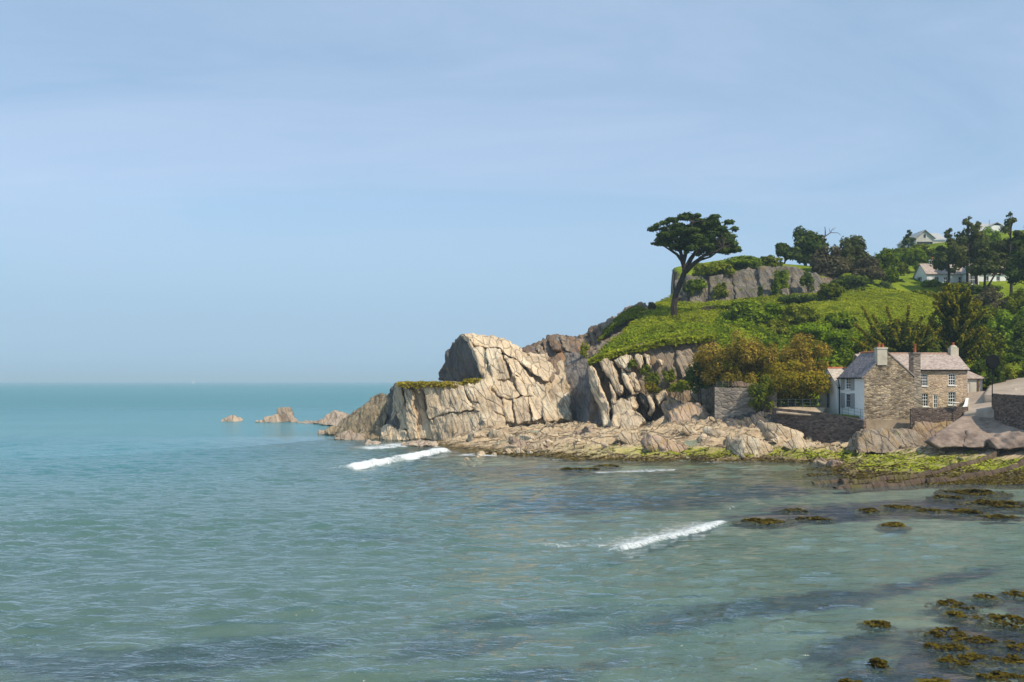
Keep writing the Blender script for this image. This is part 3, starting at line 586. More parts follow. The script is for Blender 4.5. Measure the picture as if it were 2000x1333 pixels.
def ledges(q, amp):
    r = math.radians(-24); u = q[:, 0] * math.cos(r) - q[:, 1] * math.sin(r); w = q[:, 0] * math.sin(r) + q[:, 1] * math.cos(r)
    wv = 0.5 * fbm(q * 0.2, 3, 21)
    a = np.stack([u / 6.5 + wv, w / 1.2 + wv, 0 * u], 1); b = np.stack([u / 2.6 + wv * 2, w / 0.55 + wv, 0 * u + 5], 1); c = np.stack([u / 12 + wv, w / 3.2 + wv, 0 * u + 9], 1)
    saw = np.abs(((w / 1.3 + wv) % 1.0) - 0.35)
    return amp * (0.42 * (cellrand(a, 3) - 0.5) + 0.36 * (cellrand(b, 4) - 0.5) + 0.42 * (cellrand(c, 5) - 0.5) + 0.28 * (saw - 0.3) + 0.35 * fbm(q * 0.33, 4, 22) + 0.10 * fbm(q * 1.7, 3, 23))
am = sstep(-0.7, 1.8, FZ).ravel() * 1.15 + 0.22
am *= 1.35 - 1.12 * sstep(33, 44, FX.ravel() + (100 - FY.ravel()) * 0.6)
F0 = FZ; FZ = FZ + ledges(q, am).reshape(FX.shape); FZ = np.where(F0 > 0.35, np.maximum(FZ, 0.14), FZ)
edge = np.minimum(np.minimum(FX - fx[0], fx[-1] - FX), np.minimum(FY - fy[0], fy[-1] - FY)); FZ = np.where(edge < 1.0, FZ - 2.0, FZ)
FZ = np.where(FY > 133, np.minimum(FZ, 2.2), FZ)
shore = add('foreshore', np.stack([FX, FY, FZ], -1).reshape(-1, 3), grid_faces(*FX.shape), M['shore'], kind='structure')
def fore_z(x, y):
    i = int(np.clip(round((y - fy[0]) / 0.22), 0, len(fy) - 1)); j = int(np.clip(round((x - fx[0]) / 0.22), 0, len(fx) - 1)); return FZ[i, j]

# loose and standing blocks on the platform, a dozen shapes shared between them
shapes = []
for i in range(10):
    r = np.random.default_rng(100 + i)
    w, d, h = 1.0, r.uniform(0.5, 0.9), r.uniform(0.35, 0.75)
    k = 6; ang = np.sort(r.random(k) * 6.283); ring = np.stack([np.cos(ang) * w * r.uniform(.75, 1.1, k), np.sin(ang) * d * r.uniform(.75, 1.1, k), np.full(k, -0.5)], 1)
    top = ring * [0.72, 0.72, 1] + [r.uniform(-.2, .2), r.uniform(-.15, .15), 0]; top[:, 2] = h + r.uniform(-.22, .22, k)
    f = [tuple(range(k)), tuple(reversed(range(k, 2 * k)))] + [(a, a + k, (a + 1) % k + k, (a + 1) % k) for a in range(k)]
    v, n_, fc = remesh(np.r_[ring, top], f, 0.115)
    v = v + n_ * (0.10 * fbm(v * 1.6 + i * 5, 3, 90) + 0.07 * (cellrand(v / [0.4, 0.5, 0.33] + i, 9) - 0.5))[:, None]
    shapes.append({m: mesh('rock_block', v, fc, M[m]) for m in ('rock', 'rock_mound', 'shore')})
r = np.random.default_rng(5)
def block(px, py, z, size, mat='rock', rz=None, tilt=0.25, sc=None):
    x, y = sea(px, py, z)
    o = link('rock_block', shapes[r.integers(10)][mat], shore)
    o.location = (x, y, fore_z(x, y) + 0.02 * size)
    o.rotation_euler = (r.normal() * tilt, r.normal() * tilt + 0.2, r.normal() * 0.4 - 0.4 if rz is None else rz)
    s = size * r.uniform(0.8, 1.2); o.scale = (s * 1.5, s, s * 0.85) if sc is None else sc
for i in range(80):
    px = r.uniform(890, 1640); top = np.interp(px, [890, 950, 1050, 1120, 1200, 1300, 1400, 1500, 1640], [862, 850, 838, 834, 846, 836, 822, 850, 868]); bot = np.interp(px, [890, 1050, 1200, 1450, 1640], [876, 878, 884, 884, 876])
    u = r.random() ** 1.3; py = top + (bot - top) * u
    block(px, py, np.interp(py, [top, bot], [2.4, 0.7]), r.uniform(0.3, 0.95) * (1.2 - 0.6 * u), 'rock_mound' if r.random() < 0.22 else 'rock')
for px, py, z, s, m in ((1330, 846, 2.8, 2.4, 'rock_mound'), (1290, 852, 2.4, 2.0, 'rock_mound'), (1405, 836, 3.2, 2.2, 'rock'), (1440, 846, 2.8, 2.4, 'rock'), (1480, 858, 2.2, 2.4, 'rock'), (1530, 862, 1.8, 2.6, 'rock'), (1575, 868, 1.6, 1.8, 'rock'),
                        (1150, 838, 2.6, 1.2, 'rock_mound'), (1132, 840, 2.4, 0.9, 'rock_mound'), (1235, 846, 2.6, 1.7, 'rock'), (980, 850, 1.6, 1.8, 'rock'), (1040, 846, 2.0, 1.5, 'rock'), (1380, 850, 2.4, 1.8, 'rock'), (1010, 862, 1.2, 1.6, 'rock_mound'), (1360, 838, 3.0, 1.6, 'rock'), (930, 862, 0.8, 1.5, 'rock')):
    block(px, py, z, s, m, tilt=0.18)
for i in range(46):
    px = r.uniform(1650, 2000); py = r.uniform(878, 905); block(px, py, 1.2, r.uniform(0.15, 0.45), 'shore')
# outcrop that carries the cottage, and the one under the garden wall
rock_solid('rock_outcrop', [(1670, 884, 100.2), (1684, 850, 101.5), (1700, 840, 102.2), (1745, 838, 102.4), (1785, 842, 102.2), (1802, 856, 101), (1814, 884, 99.6)], 4, 'rock_earth', shore, vox=0.15, amp=1.25)
rock_solid('rock_outcrop', [(1782, 868, 102.2), (1784, 826, 103.2), (1850, 824, 103.2), (1893, 816, 103.2), (1870, 838, 102.4), (1826, 864, 101.4)], 3, 'rock_mound', shore, vox=0.16, amp=0.6)
rock_solid('rock_outcrop', [(1388, 822, 118), (1395, 806, 118.5), (1440, 806, 117.5), (1500, 800, 115.5), (1516, 806, 114.6), (1520, 848, 111.8), (1450, 846, 112.5), (1400, 842, 114)], 4, 'rock_grey_shade', shore, vox=0.18, amp=1.0)
# long low ribs of rock running out into the bay
for (a, b, c, d, hh) in (((1588, 941), (1760, 934), (1900, 921), (2090, 902), 0.26), ((1630, 949), (1760, 944), (1900, 932), (2090, 914), 0.36), ((1940, 907), (1990, 905), (2050, 901), (2100, 897), 0.40)):
    tt = np.linspace(0, 1, 110); kx = [0, .34, .62, 1]; gx = np.interp(tt, kx, [q_[0] for q_ in (a, b, c, d)]); gy = np.interp(tt, kx, [q_[1] for q_ in (a, b, c, d)])
    prof = [(-0.42, -1.5), (-0.34, 0.6), (-0.28, 1.0), (-0.05, 1.04), (0.22, 0.95), (0.36, 0.3), (0.5, -1.5)]
    V = []
    for j_, (gx_, gy_) in enumerate(zip(gx, gy)):
        zb = 0.05
        for _ in range(3): X_, Y_ = sea(gx_, gy_, zb); zb = max(fore_z(X_, Y_ - 0.5), fore_z(X_, Y_), fore_z(X_, Y_ + 0.4), 0.0) + hh * 0.5
        zb -= hh * 0.5; brk = 0.45 if cellrand(np.array([[X_ / 1.6, hh * 7, 0]]), 5)[0] < 0.22 else 1.0
        hj = hh * min(1.0, tt[j_] * 8 + 0.2) * brk * (1 + 0.25 * perlin(np.array([[X_ * 0.9, Y_ * 0.9, hh]]))[0])
        for (o_, z_) in prof:
            V.append((X_, Y_ + o_ + perlin(np.array([[X_ * 1.3, o_ * 3, z_]]), 4)[0] * 0.12, zb + hj * z_ + 0.02))
    add('rock_rib', V, grid_faces(len(tt), len(prof)), M['rock_rib'], shore)

# ---------------------------------------------------------------- the hill
t = NT('hill_turf'); p = t.pos(); n1 = t.noise(p, 0.16, 5, 0.6, 0.3); n2 = t.noise(p, 1.1, 6, 0.7); n3 = t.noise(p, 6.0, 4, 0.7)
g = t.ramp(t.math('ADD', t.math('MULTIPLY', n1, 0.55), t.math('MULTIPLY', n2, 0.45)), [(0.35, (0.06, 0.10, 0.010)), (0.47, (0.15, 0.205, 0.014)), (0.58, (0.23, 0.285, 0.020)), (0.72, (0.32, 0.33, 0.045))])
g = t.mix(0.5, g, t.ramp(n3, [(0.3, 0.5), (0.7, 1.4)]), 'MULTIPLY')
geo = t.node('ShaderNodeNewGeometry'); nzv = t.node('ShaderNodeSeparateXYZ', {0: geo.outputs['True Normal']}).outputs['Z']
earth = t.ramp(n2, [(0.35, (0.12, 0.085, 0.06)), (0.65, (0.30, 0.23, 0.17))])
g = t.mix(t.ramp(nzv, [(0.30, 1.0), (0.50, 0.0)]), g, earth)
M['hill'] = t.done(t.principled(g, 0.95, t.bump(t.math('ADD', n2, n3), 0.8, 0.3), 0.05))
hill_pts = [P(1150, 702, 132), P(1200, 688, 134), P(1290, 666, 134), P(1380, 658, 134), P(1250, 650, 142), P(1320, 618, 150), P(1250, 622, 152), P(1200, 655, 145), P(1290, 600, 160), P(1400, 612, 156), P(1400, 640, 142), P(1480, 640, 140), P(1350, 606, 165), P(1450, 605, 168), P(1530, 590, 172),
            P(1250, 596, 165), P(1200, 624, 166), P(1620, 600, 160), P(1700, 590, 165), P(1780, 572, 174), P(1620, 630, 148), P(1720, 620, 152), P(1640, 578, 176), P(1800, 556, 188), P(1900, 556, 188), P(1980, 558, 186),
            P(1340, 534, 186), P(1440, 510, 192), P(1530, 516, 192), P(1600, 524, 190), P(1440, 540, 210), P(1600, 545, 215), P(1700, 535, 222), P(1740, 530, 235), P(1735, 530, 250), P(1780, 486, 245), P(1840, 482, 250), P(1940, 460, 268), P(2050, 450, 270), P(2050, 540, 190), P(1760, 540, 200), P(1900, 520, 215),
            P(1800, 530, 300), P(2000, 520, 320), P(1900, 480, 285), P(1600, 580, 280), P(1720, 540, 280), P(1450, 600, 260),
            # terrace of the cottage, road and bank
            (30.5, 114.5, 5.4), (34, 118, 5.3), (38, 121, 5.2), (34, 111.5, 5.0), (36.8, 108, 4.6), (41, 108, 5.0), (47, 107, 5.2), (49, 116, 5.3), (53, 108, 5.6), (53, 116, 6.0), (57, 120, 7.0), P(1935, 768, 107), P(1925, 785, 104.5), P(2000, 742, 112), P(2100, 730, 112),
            P(1950, 745, 116), P(2000, 715, 122), P(1920, 700, 124), (45, 122, 6.0), (45, 130, 10), (30, 122, 7.5), (28, 128, 11), (52, 142, 15), (38, 135, 12.5), (95, 130, 9), (115, 150, 15), P(1998, 722, 130), P(1945, 728, 128), P(1915, 748, 124), P(1935, 706, 134), P(1996, 694, 136), P(1960, 684, 138), P(1935, 622, 158), P(1895, 616, 160), P(1868, 708, 132), P(1512, 662, 145), P(1990, 618, 156), P(1925, 648, 148), P(1812, 590, 176), P(1500, 686, 138), P(1965, 545, 210), P(1880, 536, 218), P(1590, 664, 143), P(1568, 634, 152), P(1640, 686, 138), (120, 200, 32)]
hill_z = TPS(hill_pts, 0.004)
land = np.array([P(1156, 0, 133)[:2], P(1200, 0, 134.5)[:2], P(1290, 0, 134)[:2], P(1394, 0, 133.5)[:2], P(1399, 0, 124)[:2], P(1401, 0, 117.6)[:2], P(1470, 0, 116.6)[:2], P(1514, 0, 114.3)[:2], P(1600, 0, 109.8)[:2], P(1686, 0, 105.8)[:2], P(1690, 0, 107)[:2], P(1786, 0, 107)[:2], P(1789, 0, 104.4)[:2], P(1889, 0, 104.4)[:2], P(1893, 0, 104.0)[:2],
                 P(1940, 0, 103.6)[:2], P(1962, 0, 99.5)[:2], P(2010, 0, 96)[:2], P(2200, 0, 90)[:2], (180, 90), (180, 345), (60, 345), P(1335, 0, 230)[:2], P(1312, 0, 196)[:2], P(1322, 0, 186)[:2], P(1318, 0, 178)[:2], P(1290, 0, 172)[:2], P(1268, 0, 162)[:2], P(1240, 0, 152)[:2], P(1204, 0, 143)[:2], P(1172, 0, 137)[:2]])
def poly_sd(x, y, poly):
    """signed distance to a plan polygon, positive inside"""
    x = x.ravel(); y = y.ravel(); d = np.full(len(x), 1e9); ins = np.zeros(len(x), bool); n = len(poly)
    for i in range(n):
        a, b = poly[i], poly[(i + 1) % n]; e = b - a; u = np.clip(((x - a[0]) * e[0] + (y - a[1]) * e[1]) / (e @ e), 0, 1)
        d = np.minimum(d, np.hypot(x - a[0] - u * e[0], y - a[1] - u * e[1]))
        c = (a[1] > y) != (b[1] > y); ins ^= c & (x < (b[0] - a[0]) * (y - a[1]) / (b[1] - a[1] + 1e-12) + a[0])
    return np.where(ins, d, -d)
hx = np.arange(4, 182, 0.7); hy = np.arange(84, 345, 0.7); HX, HY = np.meshgrid(hx, hy)
sd = poly_sd(HX, HY, land).reshape(HX.shape)
HZ_ = hill_z(HX, HY) - np.maximum(HY - 274, 0) * 0.45; q = xyz(HX, HY)
rough = sstep(116, 128, HY.ravel())
nzz = (0.45 * fbm(q * 0.10, 3, 41) + 0.22 * fbm(q * 0.5, 3, 42)) * rough + 0.03 * fbm(q * 0.8, 2, 43)
HZ_ = HZ_ + nzz.reshape(HX.shape)
uc = sstep(0.0, 5.0, (HX / HY * F + 1000) - 1318) * (1 - sstep(1600, 1690, (HX / HY * F + 1000)))      # step of the upper cliff
HZ_ = np.where((HY < 183.5) & (HY > 172) & (uc > 0.5), np.minimum(HZ_, 8.5 + (745 - 600) / F * 176 + (HX - 30) * 0.10), HZ_)
lsx = HX / HY * F + 1000; lane_m = sstep(1884, 1892, lsx) * (1 - sstep(117, 120, HY)) * sstep(100, 103, HY + 0 * HX); HZ_ = HZ_ - 1.0 * lane_m
HZ_ = np.where(sd < 0, HZ_ + sstep(0, 0.9, -sd) * (-3.0 - HZ_), HZ_)
keep = (sd > -1.6).ravel(); idx = -np.ones(len(keep), int); idx[keep] = np.arange(keep.sum())
gf = grid_faces(*HX.shape); gf = idx[gf[keep[gf].all(1)]]
add('hill', np.stack([HX, HY, HZ_], -1).reshape(-1, 3)[keep], gf, M['hill'], smooth=True, kind='structure')
def ground(x, y):
    i = int(np.clip(round((y - hy[0]) / 0.7), 0, len(hy) - 1)); j = int(np.clip(round((x - hx[0]) / 0.7), 0, len(hx) - 1)); return float(HZ_[i, j])
def ground_v(x, y):
    i = np.clip(np.round((y - hy[0]) / 0.7), 0, len(hy) - 1).astype(int); j = np.clip(np.round((x - hx[0]) / 0.7), 0, len(hx) - 1).astype(int); return HZ_[i, j]

# ---------------------------------------------------------------- lane, slip and flat slabs
def m_plain(name, a, b, scale=2.0, bump=0.3, rough=0.85, spec=0.2):
    t = NT(name); p = t.pos(); n = t.noise(p, scale, 6, 0.65); n2 = t.noise(p, scale * 0.2, 4, 0.6)
    return t.done(t.principled(t.ramp(t.math('ADD', t.math('MULTIPLY', n, 0.5), t.math('MULTIPLY', n2, 0.5)), [(0.36, a), (0.64, b)]), rough, t.bump(n, bump, 0.05), spec))
M['lane'] = m_plain('lane_concrete', (0.30, 0.235, 0.18), (0.48, 0.39, 0.31), 1.4)
M['slip'] = m_plain('slip_rock', (0.13, 0.095, 0.078), (0.40, 0.30, 0.235), 1.1, 1.0)
M['sand_path'] = m_plain('path_sand', (0.35, 0.27, 0.18), (0.55, 0.43, 0.30), 2.0)
def sheet(name, pix, mat, sub=24, lift=0.0, thick=0.0, parent=None, **k):
    """four-cornered sheet through pixel points with depths, subdivided and slightly uneven"""
    c = np.array([P(*q) for q in pix]); u = np.linspace(0, 1, sub); Ug, Vg = np.meshgrid(u, u)
    v = (c[0] * ((1 - Ug) * (1 - Vg))[..., None] + c[1] * (Ug * (1 - Vg))[..., None] + c[2] * (Ug * Vg)[..., None] + c[3] * ((1 - Ug) * Vg)[..., None]).reshape(-1, 3)
    v[:, 2] += 0.05 * fbm(v * 0.6, 3, 77) + lift; f = grid_faces(sub, sub)
    if thick:
        n = len(v); w = v.copy(); w[:, 2] -= thick; f2 = f[:, ::-1] + n; g_ = np.arange(n).reshape(sub, sub); ring = np.r_[g_[0, :], g_[1:, -1], g_[-1, -2::-1], g_[-2:0:-1, 0]]
        side = np.stack([ring, ring + n, np.roll(ring, -1) + n, np.roll(ring, -1)], 1); v = np.r_[v, w]; f = np.r_[f, f2, side]
    return add(name, v, f, M[mat], parent, **k)
sheet('lane', [(1882, 812, 102.6), (1990, 802, 98.5), (1985, 762, 108), (1889, 772, 116)], 'lane', 30, 0.25, 2.4, kind='structure')
sheet('lane', [(1920, 778, 106), (2090, 778, 98), (2090, 722, 119), (1935, 754, 118)], 'lane', 30, 0.3, 2.4, kind='structure')
sheet('slipway', [(1826, 848, 97), (1935, 855, 95.5), (1952, 806, 101.8), (1884, 810, 102.9)], 'slip', 30, 0.0, 1.3, kind='structure')
sheet('slipway', [(1922, 857, 95.2), (2060, 846, 91), (2060, 818, 94.5), (1938, 812, 101.2)], 'slip', 30, 0.04, 1.3, kind='structure')
rock_solid('rock_slab', [(1816, 864, 95.6), (1830, 853, 96.4), (1884, 848, 96.2), (1886, 872, 94.6), (1838, 876, 94.8)], 2.5, 'slip', shore, vox=0.12, amp=0.2, warp=0.15)
rock_solid('rock_slab', [(1882, 872, 94.4), (1922, 876, 93.6), (1938, 852, 95), (1925, 842, 96.5), (1890, 840, 97)], 2.5, 'slip', shore, vox=0.12, amp=0.25, warp=0.15)
rock_solid('rock_slab', [(1932, 861, 93.4), (1955, 848, 94.2), (2010, 842, 92.5), (2040, 846, 91.5), (2030, 872, 90.4), (1950, 878, 92)], 2.5, 'slip', shore, vox=0.12, amp=0.5, warp=0.2)
# ---------------------------------------------------------------- building materials
def m_stone(name, stops, mortar=(0.30, 0.26, 0.21), sc=(2.6, 2.6, 6.5), stain=0.35):
    t = NT(name); p = t.pos(); w = t.noise(p, 2.0, 3, 0.6)
    mp_ = t.mapping(t.mix(0.06, p, t.node('ShaderNodeTexNoise', {'Vector': p, 'Scale': 2.5}).outputs[1]), scale=sc)
    v = t.voro(mp_, 1.0); e = t.voro(mp_, 1.0, 'DISTANCE_TO_EDGE').outputs['Distance']
    rnd = t.node('ShaderNodeSeparateColor', {0: v.outputs['Color']}).outputs[0]
    c = t.ramp(rnd, stops); c = t.mix(t.ramp(e, [(0.02, 0.85), (0.09, 0.0)]), c, mortar)
    big = t.noise(t.mapping(p, scale=(1, 1, 0.6)), 0.5, 5, 0.65)
    c = t.mix(stain, c, t.ramp(big, [(0.35, 0.45), (0.65, 1.4)]), 'MULTIPLY')
    return t.done(t.principled(c, 0.9, t.bump(t.ramp(e, [(0.0, 0.0), (0.15, 1.0)]), 0.9, 0.06), 0.15))
M['stone'] = m_stone('stone_gable', [(0.0, (0.14, 0.10, 0.065)), (0.3, (0.29, 0.215, 0.14)), (0.6, (0.43, 0.325, 0.205)), (0.85, (0.54, 0.43, 0.29)), (1.0, (0.22, 0.18, 0.15))], stain=0.6)
M['stone_warm'] = m_stone('stone_front', [(0.0, (0.30, 0.20, 0.14)), (0.3, (0.52, 0.37, 0.25)), (0.65, (0.66, 0.49, 0.34)), (1.0, (0.44, 0.35, 0.28))], (0.60, 0.48, 0.36), stain=0.2)
M['stone_dark'] = m_stone('stone_retaining', [(0.0, (0.07, 0.05, 0.042)), (0.4, (0.15, 0.11, 0.09)), (0.75, (0.24, 0.18, 0.145)), (1.0, (0.14, 0.11, 0.10))], (0.12, 0.09, 0.075))
M['stone_pale'] = m_stone('stone_block', [(0.0, (0.17, 0.14, 0.115)), (0.4, (0.30, 0.25, 0.20)), (0.75, (0.40, 0.34, 0.27)), (1.0, (0.24, 0.21, 0.18))], (0.24, 0.2, 0.17), (1.2, 1.2, 3.0))
M['plinth'] = m_plain('plinth_render', (0.25, 0.19, 0.125), (0.42, 0.33, 0.23), 1.6)
M['white'] = m_plain('white_render', (0.70, 0.70, 0.69), (0.82, 0.82, 0.80), 0.8, 0.15)
M['cream'] = m_plain('cream_render', (0.50, 0.46, 0.38), (0.64, 0.60, 0.51), 1.2, 0.15)
M['stack'] = m_plain('chimney_render', (0.40, 0.35, 0.27), (0.60, 0.54, 0.43), 1.5, 0.2)
M['paint'] = m_plain('white_paint', (0.76, 0.76, 0.74), (0.82, 0.82, 0.80), 3, 0.0, 0.5)
M['shutter'] = m_plain('shutter_grey', (0.26, 0.27, 0.27), (0.34, 0.35, 0.35), 6, 0.1, 0.6)
M['pot'] = m_plain('clay_pot', (0.36, 0.09, 0.035), (0.50, 0.15, 0.06), 4, 0.1)
M['ridge'] = m_plain('ridge_tile', (0.42, 0.13, 0.06), (0.56, 0.22, 0.11), 3, 0.2)
M['ridge_pale'] = m_plain('ridge_tile_pale', (0.44, 0.27, 0.19), (0.54, 0.36, 0.27), 3, 0.2)
M['iron'] = m_plain('black_iron', (0.008, 0.009, 0.010), (0.014, 0.015, 0.016), 4, 0.0, 0.9, 0.05)
M['rail'] = m_plain('galvanised_rail', (0.11, 0.115, 0.115), (0.16, 0.165, 0.165), 5, 0.0, 0.5)
M['wood'] = m_plain('brown_timber', (0.13, 0.07, 0.04), (0.24, 0.14, 0.09), 4, 0.1)
M['garage'] = m_plain('garage_door', (0.60, 0.53, 0.50), (0.70, 0.63, 0.60), 2, 0.0, 0.6)
M['clad'] = m_plain('grey_cladding', (0.42, 0.40, 0.36), (0.52, 0.50, 0.45), 1.0, 0.1)
t = NT('window_glass'); M['glass'] = t.done(t.principled((0.02, 0.025, 0.03), 0.08, None, 0.5))
def m_roof(name, stops, lichen=(0.42, 0.30, 0.15), la=0.4):
    t = NT(name); p = t.pos(); v = t.voro(t.mapping(p, scale=(4.5, 4.5, 6.0)), 1.0); rnd = t.node('ShaderNodeSeparateColor', {0: v.outputs['Color']}).outputs[0]
    n = t.noise(p, 0.7, 6, 0.7); c = t.ramp(t.math('ADD', t.math('MULTIPLY', rnd, 0.5), t.math('MULTIPLY', n, 0.5)), stops)
    c = t.mix(t.math('MULTIPLY', t.ramp(t.noise(p, 1.3, 6, 0.75), [(0.55, 0.0), (0.68, 1.0)]), la), c, lichen)
    rows = t.node('ShaderNodeTexWave', {'Vector': t.mapping(p, rot=(0, math.radians(90), 0)), 'Scale': 1.6, 'Distortion': 0.3}, wave_profile='SAW').outputs[1]
    return t.done(t.principled(c, 0.8, t.bump(t.math('ADD', rows, rnd), 0.6, 0.05), 0.25))
M['slate'] = m_roof('slate_purple', [(0.3, (0.15, 0.12, 0.13)), (0.5, (0.24, 0.20, 0.20)), (0.7, (0.33, 0.28, 0.27))])
M['slate_pink'] = m_roof('slate_pink', [(0.3, (0.30, 0.232, 0.20)), (0.5, (0.39, 0.31, 0.27)), (0.7, (0.46, 0.375, 0.33))], (0.46, 0.34, 0.24), 0.25)
M['slate_pale'] = m_roof('slate_pale', [(0.3, (0.38, 0.32, 0.26)), (0.5, (0.48, 0.41, 0.34)), (0.7, (0.55, 0.48, 0.41))], (0.5, 0.40, 0.25), 0.3)
M['slate_grey'] = m_roof('slate_grey', [(0.3, (0.30, 0.31, 0.31)), (0.5, (0.38, 0.39, 0.39)), (0.7, (0.46, 0.46, 0.45))], (0.4, 0.38, 0.3), 0.2)

# ---------------------------------------------------------------- building helpers
def wall(o, n, L, z0, z1, holes, mat, parent, th=0.16, gable=None, name='wall'):
    """a wall starting at plan point o, running along unit n for L metres; outward side is to the right of n; holes = (s0, s1, za, zb)"""
    o = np.array(o, float); n = np.array(n, float); out = np.array([n[1], -n[0]])
    def pt(s, z, d=0.0):
        q = o + n * s - out * d; return (q[0], q[1], z)
    ss = sorted({0, L, *[h[0] for h in holes], *[h[1] for h in holes]}); zs = sorted({z0, z1, *[h[2] for h in holes], *[h[3] for h in holes]})
    m = MB()
    for a, b in zip(ss, ss[1:]):
        for c, d in zip(zs, zs[1:]):
            if any(h[0] <= a and b <= h[1] and h[2] <= c and d <= h[3] for h in holes): continue
            m.poly([pt(a, c), pt(b, c), pt(b, d), pt(a, d)])
    for h in holes:
        a, b, c, d = h
        m.poly([pt(a, c), pt(a, d), pt(a, d, th), pt(a, c, th)]); m.poly([pt(b, c, th), pt(b, d, th), pt(b, d), pt(b, c)])
        m.poly([pt(a, d), pt(b, d), pt(b, d, th), pt(a, d, th)]); m.poly([pt(a, c, th), pt(b, c, th), pt(b, c), pt(a, c)])
    if gable:
        m.poly([pt(0, z1), pt(L, z1)] + [pt(s, z) for s, z in gable])
    m.build(name, mat, parent)
    return pt
def bar(m, pt, a, b, c, d, d0, d1):
    """box in wall coordinates"""
    A = [pt(a, c, d0), pt(b, c, d0), pt(b, d, d0), pt(a, d, d0)]; B = [pt(a, c, d1), pt(b, c, d1), pt(b, d, d1), pt(a, d, d1)]; m.prism(A, B)
def window(pt, h, parent, cols=3, rows=4, sill=True, fr='paint', name='window', th=0.16):
    a, b, c, d = h; m = MB(); f = 0.06
    bar(m, pt, a, a + f, c, d, th - 0.09, th - 0.02); bar(m, pt, b - f, b, c, d, th - 0.09, th - 0.02); bar(m, pt, a + f, b - f, c, c + f, th - 0.09, th - 0.02); bar(m, pt, a + f, b - f, d - f, d, th - 0.09, th - 0.02)
    for i in range(1, cols):
        s = a + (b - a) * i / cols; bar(m, pt, s - 0.018, s + 0.018, c + f, d - f, th - 0.075, th - 0.03)
    for i in range(1, rows):
        s = c + (d - c) * i / rows; w_ = 0.035 if i * 2 == rows else 0.018; bar(m, pt, a + f, b - f, s - w_, s + w_, th - 0.078, th - 0.027)
    w = m.build(name, M[fr], parent)
    g_ = MB(); g_.poly([pt(a, c, th - 0.012), pt(b, c, th - 0.012), pt(b, d, th - 0.012), pt(a, d, th - 0.012)]); g_.build('pane', M['glass'], w)
    if sill:
        s_ = MB(); bar(s_, pt, a - 0.08, b + 0.08, c - 0.11, c - 0.002, -0.10, th - 0.1); s_.build('sill', M['paint'], w)
    return w
def roof_plane(m, a, b, c, d, th=0.10):
    """slab with top face a b c d (a,b eaves; c,d ridge)"""
    a, b, c, d = (np.array(q, float) for q in (a, b, c, d)); n = np.cross(b - a, d - a); n /= np.linalg.norm(n)
    if n[2] < 0: n = -n
    m.prism([a, b, c, d], [q - n * th for q in (a, b, c, d)])
def chimney(x0, x1, y0, y1, z0, z1, mat, parent, pots, potmat='pot', cap=True, dome=False, pot_h=0.5):
    m = MB().box(x0, x1, y0, y1, z0, z1)
    if cap: m.box(x0 - 0.06, x1 + 0.06, y0 - 0.06, y1 + 0.06, z1 - 0.18, z1 + 0.001)
    if dome:
        cx, cy = (x0 + x1) / 2, (y0 + y1) / 2; m.lathe((cx, cy, z1), [((x1 - x0) * 0.5, 0.002), ((x1 - x0) * 0.42, 0.16), ((x1 - x0) * 0.2, 0.3)], 10)
        z1 += 0.3
    c = m.build('chimney', M[mat], parent)
    for px_, py_ in pots:
        MB().lathe((px_, py_, z1 - 0.01), [(0.16, 0), (0.14, 0.08), (0.12, pot_h - 0.08), (0.15, pot_h - 0.06), (0.15, pot_h)], 10).build('chimney_pot', M[potmat], c, True)
    return c

# ---------------------------------------------------------------- the shore cottage
ct = empty('cottage', (43, 108, 4.5), 'old shore cottage, white side wall, stone gable and warm stone front, three chimneys', 'house')
X0, X1, YG, YB = 38.02, 43.40, 105.0, 112.8          # gable block
ZE, ZA, XA = 9.05, 11.65, 40.50
def zz_(py, Y): return H + (HZ - py) / F * Y
def xx_(px, Y): return (px - 1000) / F * Y
pt = wall((X0, YG), (1, 0), X1 - X0, 3.0, ZE, [], M['stone'], ct, gable=[(XA - X0, ZA)])
MB().box(X0 - 0.12, X1 + 0.1, YG - 0.14, YG + 0.3, 2.6, 4.36).build('plinth', M['plinth'], ct)
# buttress foot at the right corner
MB().prism([(X1 - 0.5, YG - 0.5, 3.0), (X1 + 0.35, YG - 0.5, 3.0), (X1 + 0.25, YG + 0.1, 3.0), (X1 - 0.4, YG + 0.1, 3.0)], [(X1 - 0.3, YG - 0.02, 5.4), (X1 + 0.12, YG - 0.02, 5.4), (X1 + 0.12, YG + 0.1, 5.4), (X1 - 0.3, YG + 0.1, 5.4)]).build('buttress', M['plinth'], ct)
# white side wall: runs from the far end towards the gable, faces the sea
Lw = YB - YG
def sw(px): return YB - (X0 * F / (px - 1000))       # distance along the wall from the far end for a pixel column
holes = [(sw(1651), sw(1661), 7.60, 8.82), (sw(1652), sw(1660.5), 5.55, 7.05)]
pw = wall((X0, YB), (0, -1), Lw, 3.0, ZE - 0.03, holes, M['white'], ct)
for h in holes:
    window(pw, h, ct, 2, 4, fr='shutter' if h[2] < 6 else 'paint')
for (a, b, c, d) in ((1643, 1650, 7.5, 8.9), (1662, 1669, 7.5, 8.9), (1642.5, 1650.5, 5.45, 7.15), (1661.5, 1669.5, 5.45, 7.15)):
    m = MB(); s0, s1 = sw(a), sw(b); bar(m, pw, s0, s1, c, d, -0.05, -0.004)
    for k in range(9): zk = c + (d - c) * (k + 0.5) / 9; bar(m, pw, s0 + 0.05, s1 - 0.05, zk - 0.03, zk + 0.03, -0.075, -0.05)
    m.build('shutter', M['shutter'], ct)
wall((X1, YG), (0, 1), Lw, 3.0, ZE, [], M['stone'], ct); wall((X1, YB), (-1, 0), X1 - X0, 3.0, ZE, [], M['white'], ct, gable=[(X1 - XA, ZA)])
